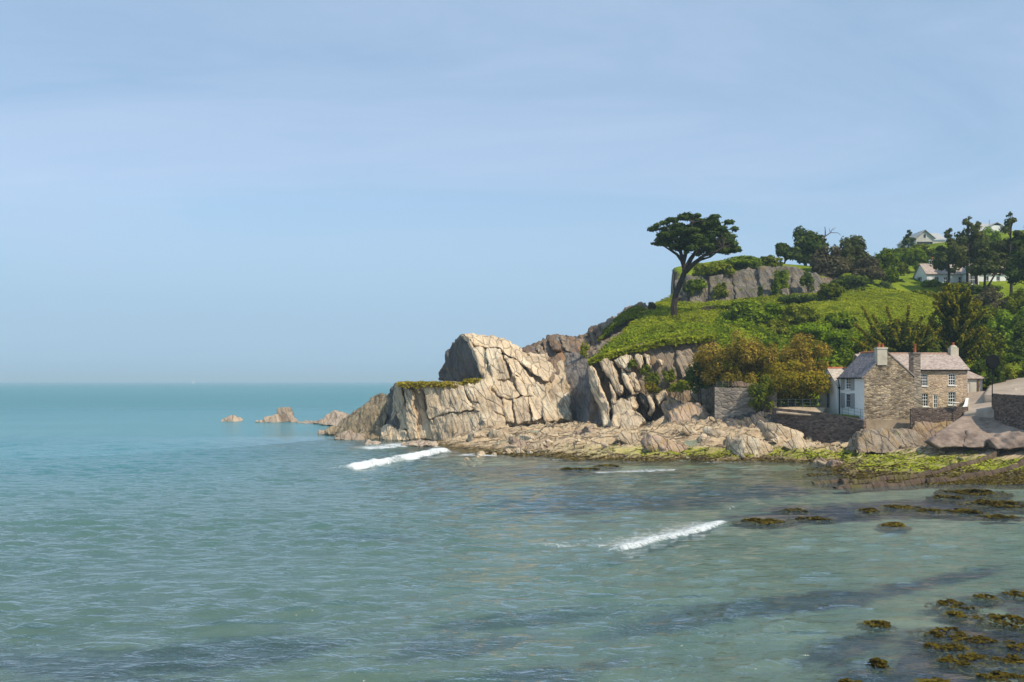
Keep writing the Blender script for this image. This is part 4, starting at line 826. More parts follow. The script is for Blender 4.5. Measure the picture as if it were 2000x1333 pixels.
m = MB(); ov = 0.28; sl_ = (ZA - ZE) / (XA - X0); sr_ = (ZA - ZE) / (X1 - XA)
roof_plane(m, (X0 - ov, YG - 0.08, ZE - ov * sl_ + 0.12), (X0 - ov, YB + 0.1, ZE - ov * sl_ + 0.12), (XA, YB + 0.1, ZA + 0.12), (XA, YG - 0.08, ZA + 0.12))
rf = m.build('roof', M['slate'], ct)
m = MB(); roof_plane(m, (X1 + 0.15, YG - 0.08, ZE - 0.15 * sr_ + 0.12), (X1 + 0.15, YB + 0.1, ZE - 0.15 * sr_ + 0.12), (XA, YB + 0.1, ZA + 0.122), (XA, YG - 0.08, ZA + 0.122)); m.build('roof', M['slate_pink'], ct)
for i in range(16):
    y0 = YG + 0.3 + i * 0.47; MB().tube([(XA, y0, ZA + 0.16), (XA, y0 + 0.45, ZA + 0.16)], 0.11, 6).build('ridge_tile', M['ridge'], rf)
m = MB().tube([(X0 - ov - 0.06, YG - 0.05, ZE - 0.22), (X0 - ov - 0.06, YB + 0.1, ZE - 0.2)], 0.07, 6); m.build('gutter', M['iron'], rf)
m = MB().tube([(X0 - 0.10, YB - 0.1, 8.0), (X0 - 0.10, YB - 0.1, 4.7)], 0.06, 6).tube([(X0 - 0.10, YB - 0.1, 7.6), (X0 - 0.10, YB - 0.1, 7.85)], [0.1, 0.2], 6); m.build('drainpipe', M['iron'], ct)
m = MB().tube([(X0 - ov - 0.02, YG + 7.6, ZE - 0.25), (X0 - 0.1, YG + 7.7, 8.0)], 0.05, 6); m.build('drainpipe', M['iron'], ct)
chimney(39.40, 40.46, YG - 0.12, YG + 0.75, 10.25, 12.15, 'stack', ct, [(39.72, YG + 0.3), (40.12, YG + 0.3)], pot_h=0.42)
# front wing
YF, YR, XR = 112.0, 115.0, 52.45; ZF, ZR = 9.86, 11.62
def fw(px): return xx_(px, YF) - X1
def fz(py): return zz_(py, YF)
hs = [(fw(1799), fw(1811.5), fz(754), fz(731)), (fw(1852.5), fw(1866), fz(752.5), fz(731)), (fw(1799.5), fw(1813), fz(794), fz(769)), (fw(1852), fw(1866), fz(791), fz(766)), (fw(1822.5), fw(1832), fz(801), fz(771))]
pf = wall((X1, YF), (1, 0), XR - X1, 4.4, ZF, hs, M['stone_warm'], ct)
for h in hs[:4]: window(pf, h, ct, 3, 4)
# door of six panes
a, b, c, d = hs[4]; m = MB(); bar(m, pf, a, a + 0.1, c, d, 0.06, 0.14); bar(m, pf, b - 0.1, b, c, d, 0.06, 0.14); bar(m, pf, a + 0.1, b - 0.1, d - 0.1, d, 0.06, 0.14); bar(m, pf, a + 0.1, b - 0.1, c, c + 0.3, 0.06, 0.14)
for k in (1, 2): zk = c + 0.3 + (d - c - 0.4) * k / 3; bar(m, pf, a + 0.1, b - 0.1, zk - 0.025, zk + 0.025, 0.07, 0.13)
bar(m, pf, (a + b) / 2 - 0.02, (a + b) / 2 + 0.02, c + 0.3, d - 0.1, 0.075, 0.125)
dr = m.build('door', M['paint'], ct); MB().poly([pf(a, c, 0.145), pf(b, c, 0.145), pf(b, d, 0.145), pf(a, d, 0.145)]).build('pane', M['glass'], dr)
wall((XR, YF), (0, 1), 6.0, 4.4, ZF, [], M['stone_warm'], ct, gable=[(3.0, ZR)]); wall((XR, YF + 6), (-1, 0), XR - X1, 4.4, ZF, [], M['white'], ct)
m = MB(); roof_plane(m, (X1 - 2.2, YF - 0.25, ZF - 0.02), (XR + 0.18, YF - 0.25, ZF - 0.02), (XR + 0.18, YR, ZR + 0.12), (X1 - 2.9, YR, ZR + 0.12)); rf2 = m.build('roof', M['slate_pink'], ct)
m = MB(); roof_plane(m, (X1 - 2.2, YF + 6.25, ZF - 0.02), (XR + 0.18, YF + 6.25, ZF - 0.02), (XR + 0.18, YR, ZR + 0.122), (X1 - 2.9, YR, ZR + 0.122)); m.build('roof', M['slate_pink'], ct)
for i in range(24):
    x0 = X1 - 2.4 + i * 0.47; MB().tube([(x0, YR, ZR + 0.16), (x0 + 0.45, YR, ZR + 0.16)], 0.10, 6).build('ridge_tile', M['ridge_pale'], rf2)
MB().tube([(X1 + 1.6, YF - 0.28, ZF - 0.1), (XR + 0.15, YF - 0.28, ZF - 0.1)], 0.06, 6).build('gutter', M['iron'], rf2)
chimney(45.00, 45.78, 109.0, 110.35, 4.4, 11.72, 'stone_pale', ct, [(45.4, 109.6)], pot_h=1.0)
m = MB().prism([(44.8, 108.8, 4.4), (46.0, 108.8, 4.4), (46.0, 110.4, 4.4), (44.8, 110.4, 4.4)], [(44.95, 108.97, 9.4), (45.82, 108.97, 9.4), (45.82, 110.38, 9.4), (44.95, 110.38, 9.4)]); m.build('chimney_breast', M['stone_pale'], ct)
chimney(51.70, 52.62, 114.6, 115.4, 11.0, 12.45, 'stack', ct, [(52.15, 115.0)], cap=False, dome=True, pot_h=0.32)
# rear wing with its gable end to the sea
XE, YE0, YE1, ZEe, ZEa = 37.75, 113.05, 119.5, 8.1, 9.95
def ew(px): return YE1 - (XE * F / (px - 1000))
hs2 = [(ew(1611.5), ew(1619.5), 7.55, 8.7), (ew(1613), ew(1620), 5.3, 7.2)]
pe = wall((XE, YE1), (0, -1), YE1 - YE0, 3.6, ZEe, hs2[1:], M['white'], ct, gable=[(YE1 - YE0 - 3.2, ZEa)])
window(pe, hs2[1], ct, 2, 3, fr='shutter', sill=False)
a, b, c, d = hs2[0]; m = MB(); bar(m, pe, a, b, c, d, -0.07, -0.01); bar(m, pe, a - 0.1, b + 0.1, c - 0.12, c - 0.003, -0.14, -0.01); gw = m.build('window', M['shutter'], ct)
m = MB(); mid_ = (a + b) / 2; bar(m, pe, a + 0.1, mid_ - 0.04, c + 0.1, d - 0.1, -0.085, -0.072); bar(m, pe, mid_ + 0.04, b - 0.1, c + 0.1, d - 0.1, -0.085, -0.072); m.build('pane', M['glass'], gw)
wall((XE, YE0), (1, 0), 3.0, 3.6, ZEe, [], M['white'], ct)
m = MB(); roof_plane(m, (XE - 0.1, YE0 - 0.2, ZEe + 0.0), (44, YE0 - 0.2, ZEe + 0.0), (44, YE0 + 3.2, ZEa + 0.1), (XE - 0.1, YE0 + 3.2, ZEa + 0.1)); rf3 = m.build('roof', M['slate_pale'], ct)
m = MB(); roof_plane(m, (XE - 0.1, YE1 + 0.2, ZEe + 0.0), (44, YE1 + 0.2, ZEe + 0.0), (44, YE0 + 3.2, ZEa + 0.102), (XE - 0.1, YE0 + 3.2, ZEa + 0.102)); m.build('roof', M['slate_pale'], ct)
for i in range(12):
    x0 = XE - 0.05 + i * 0.47; MB().tube([(x0, YE0 + 3.2, ZEa + 0.14), (x0 + 0.45, YE0 + 3.2, ZEa + 0.14)], 0.12, 6).build('ridge_tile', M['ridge'], rf3)
# garage at the lane
gr = empty('garage', (54.5, 116, 6), 'small outbuilding with pink-white door beside the lane, right of the cottage', 'outbuilding')
GX0, GX1, GY = 53.0, 56.6, 117.0
pg = wall((GX0, GY), (1, 0), GX1 - GX0, 5.0, 8.85, [(0.35, 2.1, 5.9, 8.3)], M['cream'], gr)
m = MB(); bar(m, pg, 0.35, 2.1, 5.0, 8.3, 0.08, 0.14)
for k in range(5): s = 0.4 + k * 0.35; bar(m, pg, s, s + 0.3, 5.95, 8.25, 0.06, 0.08)
m.build('door', M['garage'], gr)
m = MB(); bar(m, pg, 2.95, 3.15, 5.0, 8.8, -0.1, 0.0); m.build('corner_post', M['wood'], gr)
wall((GX1, GY), (0, 1), 5.0, 5.0, 8.85, [], M['cream'], gr)
m = MB(); roof_plane(m, (GX0 - 0.6, GY - 0.3, 8.82), (GX1 + 0.35, GY - 0.3, 8.82), (GX0 + 0.2, GY + 2.5, 11.0), (GX0 - 0.6, GY + 2.5, 11.0)); m.build('roof', M['slate_pink'], gr)
m = MB(); m.prism([(GX1 + 0.35, GY - 0.3, 8.82), (GX1 + 0.35, GY + 5.2, 8.82), (GX0 + 0.2, GY + 2.5, 11.0)], [(GX1 + 0.35, GY - 0.3, 8.7), (GX1 + 0.35, GY + 5.2, 8.7), (GX0 + 0.2, GY + 2.5, 10.88)]); m.build('roof', M['slate_pink'], gr)

# ---------------------------------------------------------------- walls and rails by the cottage
def wall_run(name, pts, th, mat, label, n=14, wob=0.05, **k):
    """free-standing wall through (x, y, zbottom, ztop) stations, as one uneven solid"""
    pts = np.array(pts, float); s = np.r_[0, np.cumsum(np.hypot(*np.diff(pts[:, :2], axis=0).T))]; u = np.arange(0, s[-1], 0.3); u = np.r_[u, s[-1]]
    q = np.stack([np.interp(u, s, pts[:, i]) for i in range(4)], 1); d = np.gradient(q[:, :2], axis=0); d /= np.linalg.norm(d, axis=1, keepdims=True); nn_ = np.stack([d[:, 1], -d[:, 0]], 1)
    V = []; rows = 9
    for i in range(len(q)):
        for j in range(rows):
            z = q[i, 2] + (q[i, 3] - q[i, 2]) * j / (rows - 1); o = wob * perlin(np.array([[q[i, 0] * 1.5, q[i, 1] * 1.5, z * 2]]), 3)[0]
            V.append((*(q[i, :2] + nn_[i] * (o + 0.05 * (1 - j / rows))), z + (0.06 * perlin(np.array([[u[i] * 1.7, 3, 1]]))[0] if j == rows - 1 else 0)))
        for j in reversed(range(rows)):
            z = q[i, 2] + (q[i, 3] - q[i, 2]) * j / (rows - 1); V.append((*(q[i, :2] - nn_[i] * th), z + (0.06 * perlin(np.array([[u[i] * 1.7, 3, 1]]))[0] if j == rows - 1 else 0)))
    nc = rows * 2; f = [tuple(int(a) for a in r_) for r_ in grid_faces(len(q), nc)]
    f.append(tuple(range(nc))); f.append(tuple(reversed(range((len(q) - 1) * nc, len(q) * nc))))
    return add(name, V, f, M[mat], label=label, cat='wall', **k)
def W4(px, Y, pyb, pyt): return (xx_(px, Y), Y, zz_(pyb, Y), zz_(pyt, Y))
wall_run('retaining_wall', [W4(1508, 113.6, 852, 797), W4(1560, 111, 858, 802), W4(1600, 109, 864, 806), W4(1645, 106.8, 868, 813), W4(1687, 104.6, 874, 822)], 0.5, 'stone_dark', 'dark stone retaining wall below the white side of the cottage')
wall_run('garden_wall', [W4(1779, 103.4, 846, 799), W4(1790, 103.3, 846, 798), W4(1840, 103.3, 842, 796.5), W4(1891, 103.3, 836, 795)], 0.45, 'stone_dark', 'brown stone garden wall in front of the cottage door')
wall_run('garden_wall', [W4(1886, 103.8, 806, 795), W4(1889, 106.5, 803, 790), W4(1892, 111.5, 800, 778)], 0.3, 'white', 'short white wall rising to the right corner of the stone front')
wall_run('terrace_wall', [W4(1396, 117.5, 822, 757), W4(1430, 116.8, 822, 757.5), W4(1480, 116, 822, 758), W4(1516, 115.2, 830, 762)], 0.5, 'stone_pale', 'tall pale block wall under the orange bushes, left of the cottage')
wall_run('lane_wall', [W4(1937, 102.2, 812, 769), W4(1944, 99.6, 824, 770), W4(1965, 97, 836, 771), W4(2000, 94, 846, 773), W4(2100, 89, 860, 776)], 0.5, 'stone_dark', 'dark stone wall along the lane at the right edge, below the round mirror')
wall_run('bank_wall', [W4(1905, 120, 770, 755), W4(1920, 118.5, 770, 757), W4(1942, 117, 768, 756)], 0.4, 'stone_dark', 'low stone wall between the outbuilding and the lane')
def railing(label, pts, h, step, name='railing'):
    e = empty(name, pts[0], label, 'railing'); pts = np.array(pts, float); s = np.r_[0, np.cumsum(np.linalg.norm(np.diff(pts, axis=0), axis=1))]
    for u in np.arange(0, s[-1] + 0.01, step):
        q = [np.interp(u, s, pts[:, i]) for i in range(3)]; MB().tube([q, (q[0], q[1], q[2] + h)], 0.024, 5).build('post', M['rail'], e)
    for k in (0.35, 0.68, 1.0): MB().tube([(a, b, c + h * k) for a, b, c in pts], 0.014, 5).build('rail', M['rail'], e)
def G(px, Y, py): return (xx_(px, Y), Y, zz_(py, Y))
railing('thin grey rail along the path above the dark retaining wall', [G(1512, 114.2, 798), G(1560, 112, 798), G(1608, 110.2, 800)], 1.05, 0.9)
railing('thin grey rail at the foot of the white cottage wall', [G(1645, 107.5, 812), G(1687, 105.2, 821)], 1.1, 0.8)
railing('thin wire rail on top of the pale block wall', [G(1400, 117.7, 757), G(1440, 117, 757)], 0.7, 0.7)
rock_solid('brick_planter', [(1430, 756, 117), (1430, 749, 117), (1448, 744, 117), (1462, 749, 117), (1476, 750, 116.6), (1476, 757, 116.6)], 0.9, 'rock_red', None, vox=0.1, amp=0.15, warp=0.05, label='low red-brown planter on top of the pale block wall', cat='planter')
sheet('path', [(1516, 806, 112.5), (1604, 812, 109), (1612, 797, 113), (1520, 795, 116)], 'sand_path', 14, 0.06, 0.2, kind='structure')
# table and chairs in white on the front terrace
tb = empty('garden_table', G(1862, 107, 799), 'round white garden table behind the garden wall, by the lower window', 'table')
g0 = np.array(G(1862, 107, 806)); MB().lathe(tuple(g0 + [0, 0, 1.05]), [(0.55, 0), (0.6, 0.03), (0.58, 0.07)], 14).build('table_top', M['paint'], tb); MB().tube([g0, g0 + [0, 0, 1.06]], 0.05, 6).build('leg', M['paint'], tb)
# mirror and lamp on the wall at the lane
mr = empty('traffic_mirror', G(1938, 100.4, 770), 'round black-backed mirror on a thin post at the lane wall', 'mirror')
b0 = np.array(G(1938, 100.4, 775)); MB().tube([b0, (b0[0], b0[1], zz_(706, 100.4))], 0.05, 6).build('post', M['iron'], mr)
cz = zz_(707, 100.4); dsk = MB()
A = [(b0[0] + 0.74 * math.cos(a), b0[1] - 0.10, cz + 0.76 * math.sin(a)) for a in np.linspace(0, 2 * math.pi, 25)[:-1]]; B = [(b0[0] + 0.66 * math.cos(a), b0[1] - 0.24, cz + 0.68 * math.sin(a)) for a in np.linspace(0, 2 * math.pi, 25)[:-1]]
dsk.prism(A, B); dsk.build('mirror_shell', M['iron'], mr)

# ---------------------------------------------------------------- houses on the hill
hb = empty('bungalow', (88, 192, 27), 'long white bungalow with pinkish roof, partly hidden by pines', 'house')
BX0, BX1, BY0, BY1 = 81.0, 97.0, 190.0, 196.0; BE, BA, BB = 29.5, 31.75, 25.5
def bwx(px): return BY1 - (BX0 * F / (px - 1000))
h1 = [(bwx(1790.5), bwx(1800), 27.7, 29.2)]
pb_ = wall((BX0, BY1), (0, -1), BY1 - BY0, BB, BE, h1, M['white'], hb, gable=[(3.0, BA)]); window(pb_, h1[0], hb, 3, 2)
h2 = [(xx_(a, BY0) - BX0, xx_(b, BY0) - BX0, c, d) for a, b, c, d in ((1826, 1834, 27.6, 28.9), (1843, 1851, 27.6, 28.9), (1872, 1880, 27.6, 28.9), (1923, 1931, 27.3, 29.0), (1946, 1953, 27.3, 29.0))]
pb2 = wall((BX0, BY0), (1, 0), BX1 - BX0, BB, BE, h2, M['white'], hb)
for h in h2: window(pb2, h, hb, 2, 2)
wall((BX1, BY0), (0, 1), 6, BB, BE, [], M['white'], hb, gable=[(3.0, BA)])
m = MB(); roof_plane(m, (BX0 - 0.2, BY0 - 0.3, BE - 0.12), (BX1 + 0.2, BY0 - 0.3, BE - 0.12), (BX1 + 0.2, BY0 + 3, BA + 0.1), (BX0 - 0.2, BY0 + 3, BA + 0.1)); m.build('roof', M['slate_pink'], hb)
m = MB(); roof_plane(m, (BX0 - 0.2, BY1 + 0.3, BE - 0.12), (BX1 + 0.2, BY1 + 0.3, BE - 0.12), (BX1 + 0.2, BY0 + 3, BA + 0.102), (BX0 - 0.2, BY0 + 3, BA + 0.102)); m.build('roof', M['slate_pink'], hb)
chimney(82.9, 83.9, 192.6, 193.4, 31.0, 32.6, 'white', hb, [(83.4, 193.0)])
chimney(92.2, 92.9, 192.6, 193.4, 31.0, 32.5, 'white', hb, [])
# projecting bay with its own gable
q0, q1 = xx_(1890, 187.5), xx_(1912, 187.5)
h3 = [(0.3, q1 - q0 - 0.3, 27.2, 29.0)]
p3 = wall((q0, 187.5), (1, 0), q1 - q0, BB, 29.5, h3, M['white'], hb, gable=[((q1 - q0) / 2, 30.9)]); window(p3, h3[0], hb, 5, 2)
wall((q0, 190.2), (0, -1), 2.7, BB, 29.5, [], M['white'], hb)
m = MB(); mid = (q0 + q1) / 2
roof_plane(m, (q0 - 0.25, 187.3, 29.35), (q0 - 0.25, 191.5, 29.35), (mid, 191.5, 31.0), (mid, 187.3, 31.0)); roof_plane(m, (q1 + 0.25, 187.3, 29.35), (q1 + 0.25, 191.5, 29.35), (mid, 191.5, 31.002), (mid, 187.3, 31.002)); m.build('roof', M['slate_grey'], hb)
# chalet high on the skyline
hc = empty('hilltop_chalet', (105, 250, 43), 'grey gabled house on the skyline above the bungalow', 'house')
CX0, CX1, CY = xx_(1789, 250), xx_(1824, 250), 250.0; cm = (CX0 + CX1) / 2 - 0.1
h4 = [(cm - CX0 - 0.45, cm - CX0 + 0.45, zz_(466, 250), zz_(457, 250)), (0.2, CX1 - CX0 - 0.3, zz_(480, 250), zz_(472.5, 250))]
pc = wall((CX0, CY), (1, 0), CX1 - CX0, 40, zz_(464, 250), [(h4[1][0], h4[1][1], h4[1][2], h4[1][3])], M['clad'], hc, gable=[(cm - CX0, zz_(451, 250))])
window(pc, h4[1], hc, 5, 1, sill=False, fr='shutter')
m = MB(); bar(m, pc, h4[0][0], h4[0][1], h4[0][2], h4[0][3], -0.06, -0.01); gw = m.build('window', M['paint'], hc); m = MB(); bar(m, pc, h4[0][0] + 0.12, h4[0][1] - 0.12, h4[0][2] + 0.12, h4[0][3] - 0.12, -0.08, -0.062); m.build('pane', M['glass'], gw)
wall((CX1, CY), (0, 1), 12, 40, zz_(464, 250), [], M['clad'], hc); wall((CX0, CY + 12), (0, -1), 12, 40, zz_(464, 250), [], M['clad'], hc)
za_ = zz_(450, 250); ze_ = zz_(465, 250); cr = xx_(1846, 252)
m = MB(); roof_plane(m, (CX0 - 0.4, CY - 0.5, ze_ - 0.2), (CX0 - 0.4, CY + 12, ze_ - 0.2), (cm, CY + 12, za_ + 0.1), (cm, CY - 0.5, za_ + 0.1)); roof_plane(m, (CX1 + 0.4, CY - 0.5, ze_ - 0.2), (CX1 + 0.4, CY + 12, ze_ - 0.2), (cm, CY + 12, za_ + 0.102), (cm, CY - 0.5, za_ + 0.102)); m.build('roof', M['slate_grey'], hc)
wall((CX1, CY + 2), (1, 0), cr - CX1, 40, zz_(470, 252), [], M['clad'], hc, name='side_wing')
m = MB(); roof_plane(m, (CX1, CY + 1.7, zz_(469, 252)), (cr + 0.3, CY + 1.7, zz_(469, 252)), (cr + 0.3, CY + 6, zz_(454, 254)), (CX1 - 1.5, CY + 6, zz_(452, 254))); m.build('roof', M['slate_grey'], hc)
# second roof on the skyline
hd = empty('hilltop_house', (128, 268, 48), 'pale roof and dormer of a house on the skyline behind the pines', 'house')
D0, D1_, DY = xx_(1905, 268), xx_(1968, 268), 268.0
wall((D0, DY), (1, 0), D1_ - D0, 42, zz_(452, 268), [], M['white'], hd); wall((D0, DY + 7), (0, -1), 7, 42, zz_(452, 268), [], M['white'], hd, gable=[(3.5, zz_(438, 271))])
m = MB(); roof_plane(m, (D0 - 0.3, DY - 0.3, zz_(453, 268)), (D1_ + 0.3, DY - 0.3, zz_(453, 268)), (D1_ + 0.3, DY + 3.5, zz_(437, 271.5)), (D0 - 0.3, DY + 3.5, zz_(437, 271.5))); m.build('roof', M['slate_grey'], hd)
d0 = xx_(1936, 267.5); m = MB().box(d0, d0 + 3.0, 267.4, 271, zz_(452, 267), zz_(440, 267)); dm = m.build('dormer', M['white'], hd)
m = MB(); roof_plane(m, (d0 - 0.3, 267.1, zz_(441, 267)), (d0 - 0.3, 271, zz_(441, 267)), (d0 + 1.5, 271, zz_(434, 267)), (d0 + 1.5, 267.1, zz_(434, 267))); roof_plane(m, (d0 + 3.3, 267.1, zz_(441, 267)), (d0 + 3.3, 271, zz_(441, 267)), (d0 + 1.5, 271, zz_(434, 267) + 0.002), (d0 + 1.5, 267.1, zz_(434, 267) + 0.002)); m.build('dormer_roof', M['slate_grey'], hd)
MB().tube([(xx_(1932, 270), 270, zz_(440, 270)), (xx_(1932, 270), 270, zz_(430, 270))], 0.05, 5).build('aerial', M['iron'], hd)
# sailing boat far out
sb = empty('sailing_boat', (xx_(377, 4200), 4200, 0), 'tiny white sailing boat on the far horizon', 'boat')
bx_ = xx_(377, 4200); hull = MB().prism([(bx_ - 5, 4199, 1.0), (bx_ - 4, 4198.2, 0.0), (bx_ + 4, 4198.2, 0.0), (bx_ + 6, 4199, 1.3)], [(bx_ - 5, 4201, 1.0), (bx_ - 4, 4201.8, 0.0), (bx_ + 4, 4201.8, 0.0), (bx_ + 6, 4201, 1.3)]); hull.build('hull', M['paint'], sb)
MB().tube([(bx_ + 0.5, 4200, 0.5), (bx_ + 0.5, 4200, 15)], 0.12, 5).build('mast', M['paint'], sb)
MB().prism([(bx_ + 0.3, 4199.9, 2), (bx_ - 4.5, 4199.9, 2), (bx_ + 0.3, 4199.9, 14.6)], [(bx_ + 0.3, 4200.1, 2), (bx_ - 4.5, 4200.6, 2), (bx_ + 0.3, 4200.1, 14.6)]).build('sail', M['paint'], sb)
MB().prism([(bx_ + 0.8, 4199.9, 1.6), (bx_ + 5.5, 4199.9, 1.6), (bx_ + 0.8, 4199.9, 12)], [(bx_ + 0.8, 4200.1, 1.6), (bx_ + 5.5, 4200.3, 1.6), (bx_ + 0.8, 4200.1, 12)]).build('jib', M['paint'], sb)
# ---------------------------------------------------------------- foliage
vr = np.random.default_rng(21)
def unit(n, r=None):
    v = (r or vr).normal(size=(n, 3)); return v / np.linalg.norm(v, axis=1, keepdims=True)
def leaf_quads(pos, nrm, size, tint):
    n = len(pos); a = unit(n); u = np.cross(nrm, a); u /= np.linalg.norm(u, axis=1, keepdims=True) + 1e-9; w = np.cross(nrm, u)
    s = size[:, None]; k = vr.uniform(0.45, 0.8, (n, 1))
    v = np.stack([pos - u * s, pos + w * s * k, pos + u * s, pos - w * s * k], 1).reshape(-1, 3)
    return v, np.arange(n * 4).reshape(n, 4), np.repeat(tint, 4)
def foliage(blobs, n, size, seed=0, shell=0.55, up=0.35, tb=0.0):
    """leaf faces spread through a set of ellipsoid clumps (cx, cy, cz, rx, ry, rz)"""
    b = np.array(blobs, float); wgt = (b[:, 3] * b[:, 4] + b[:, 3] * b[:, 5] + b[:, 4] * b[:, 5]); k = vr.choice(len(b), n, p=wgt / wgt.sum())
    d = unit(n); r = shell + (1 - shell) * vr.random(n) ** 0.6; r *= 1 + 0.38 * perlin(d * 2.2 + b[k, :3] * 3.1 + seed, 5)
    pos = b[k, :3] + d * b[k, 3:] * r[:, None]
    nrm = d * 1.0 + unit(n) * 0.6 + np.array([0, 0, up]); nrm /= np.linalg.norm(nrm, axis=1, keepdims=True)
    cl = (k * 0.618 % 1.0)
    tint = np.clip(0.42 + tb + 0.22 * vr.normal(size=n) + 0.30 * (cl - 0.5) + 0.30 * perlin(pos * 0.5 + seed, 8), 0, 1)
    return leaf_quads(pos, nrm, size * vr.uniform(0.6, 1.35, n), tint)
def crown_blobs(c, rad, n, rel=(0.24, 0.42), low=-0.35, seed=0):
    r_ = np.random.default_rng(seed); out = []
    for i in range(n):
        d = unit(1, r_)[0]
        if d[2] < low: d[2] = abs(d[2]) * 0.4
        f = r_.uniform(0.55, 0.86); s = r_.uniform(*rel)
        out.append((*(np.array(c) + d * np.array(rad) * f), *(np.array(rad) * s * r_.uniform(0.8, 1.25, 3))))
    out.append((*c, *(np.array(rad) * 0.55)))
    return out
def limb(m, a, b, r0, r1, sag=0.12, n=5, seed=0):
    r_ = np.random.default_rng(seed); a, b = np.array(a, float), np.array(b, float); L = np.linalg.norm(b - a)
    pts = [a + (b - a) * s + (r_.normal(size=3) * 0.05 * L + np.array([0, 0, sag * L])) * math.sin(s * math.pi) for s in np.linspace(0, 1, n)]
    m.tube(pts, list(np.linspace(r0, r1, n)), 6); return pts
def bush(label, px, pyt, pyb, wpx, Y, mat, n=2600, size=0.24, nb=16, cat='bush', name='bush', depth=0.8, group=None, tb=0.0, rel=(0.24, 0.42), skew=0.0, shell=0.55):
    s = Y / F; top = zz_(pyt, Y); bot = zz_(pyb, Y); x = xx_(px, Y); rad = np.array([wpx * s / 2, wpx * s / 2 * depth, (top - bot) / 2]) * 0.92; c = (x, Y, (top + bot) / 2)
    gz0 = ground(x, Y)
    if cat == 'bush' and bot - 3.5 < gz0 < bot + 0.5:
        bot = gz0 - 0.2; rad[2] = (top - bot) / 2 * 0.92; c = (x, Y, (top + bot) / 2)
    sd_ = int(px * 7 + pyt); bl = crown_blobs(c, rad, nb, rel, low=-0.8, seed=sd_)
    if skew: bl = [(b[0] + skew * (b[2] - bot), *b[1:]) for b in bl]
    gz = min(ground(x, Y), bot + 0.3)
    e = empty(name, (x, Y, gz), label, cat, group)
    v, f, t_ = foliage(bl, n, size, sd_, shell, tb=tb); add('crown', v, f, M[mat], e, attrs={'tint': t_})
    m = MB(); r_ = np.random.default_rng(sd_); rr = max(0.06, 0.05 * rad[0])
    for i in range(3):
        b = bl[r_.integers(len(bl))]; limb(m, (x + r_.normal() * 0.15, Y + r_.normal() * 0.15, gz - 0.3), b[:3], rr, rr * 0.3, seed=sd_ + i)
    m.build('trunk', M['bark'], e)
    return e
def tree(label, base, paths, blobs, mat, n, size, bark='bark', name='tree', cat='tree', shell=0.5, tb=0.0, up=0.35, twigs=None):
    e = empty(name, base, label, cat); m = MB()
    for pts, r0, r1 in paths: m.tube(pts, list(np.linspace(r0, r1, len(pts))), 7)
    if twigs:
        for i, b in enumerate(blobs):
            ends = [np.array(p_[0][-1]) for p_ in paths] + [np.array(p_[0][len(p_[0]) // 2]) for p_ in paths]; a = min(ends, key=lambda q: np.linalg.norm(q - np.array(b[:3]))); limb(m, a, b[:3], twigs, twigs * 0.35, 0.05, 4, seed=i)
    m.build('trunk', M[bark], e)
    if n:
        v, f, t_ = foliage(blobs, n, size, len(label), shell, up, tb); add('crown', v, f, M[mat], e, attrs={'tint': t_})
    return e
def Q(px, py, Y): return np.array(P(px, py, Y))
# ---- the big wind-shaped pine on the headland
Yp = 150.0
def line(pts, dz=0.0): return [Q(a, b, Yp + (c if len(q_) > 2 else 0)) for q_ in pts for a, b, c in [(q_ + (0,))[:3]]]
paths = [(line([(1318, 628), (1316, 600), (1320, 575), (1331, 548), (1338, 530)]), 0.56, 0.40),
         (line([(1338, 530), (1332, 510), (1322, 497), (1308, 488), (1298, 482)]), 0.34, 0.10), (line([(1336, 522), (1330, 495), (1326, 470), (1318, 450)]), 0.36, 0.10), (line([(1337, 530), (1350, 505, 1), (1362, 488, 2), (1372, 470, 2)]), 0.46, 0.13),
         (line([(1340, 530), (1356, 514, -2), (1375, 500, -3), (1398, 492, -4), (1412, 484, -4)]), 0.36, 0.10), (line([(1340, 532), (1352, 520, 3), (1368, 508, 5), (1388, 502, 6), (1402, 492, 6)]), 0.30, 0.09), (line([(1334, 515), (1342, 485, -2), (1350, 455, -2), (1352, 435, -2)]), 0.36, 0.10),
         (line([(1362, 488, 2), (1385, 470, 3), (1405, 458, 3)]), 0.2, 0.08), (line([(1330, 495), (1310, 470, -2), (1292, 460, -3)]), 0.2, 0.07), (line([(1322, 590), (1316, 560), (1318, 536)]), 0.2, 0.06), (line([(1318, 536), (1312, 528)]), 0.07, 0.03), (line([(1318, 540), (1323, 530)]), 0.07, 0.03)]
pads = []
rp_ = np.random.default_rng(3)
for cx, cy, w, h in ((1350, 424, 50, 20), (1320, 432, 44, 20), (1378, 430, 44, 22), (1300, 446, 40, 18), (1402, 446, 44, 24), (1340, 446, 60, 24), (1372, 452, 56, 26), (1284, 460, 30, 12), (1310, 464, 44, 18), (1418, 464, 40, 24), (1392, 472, 50, 24), (1424, 480, 44, 20), (1410, 474, 44, 20), (1432, 486, 30, 12), (1395, 482, 46, 18), (1370, 474, 50, 20), (1352, 462, 56, 22), (1312, 474, 36, 12), (1386, 460, 50, 24), (1360, 438, 60, 24), (1330, 455, 50, 20), (1350, 470, 50, 18), (1405, 488, 40, 14), (1330, 482, 36, 14), (1296, 472, 26, 10), (1375, 486, 40, 14)):
    for k in range(6):
        yy = Yp + rp_.uniform(-6.0, 6.0) * (1 - abs(cx - 1355) / 140); s = yy / F
        pads.append((*Q(cx + rp_.normal() * w * 0.30, cy + rp_.normal() * h * 0.30 + 3, yy), w * s * rp_.uniform(0.16, 0.32), w * s * rp_.uniform(0.16, 0.32), h * s * rp_.uniform(0.16, 0.32)))
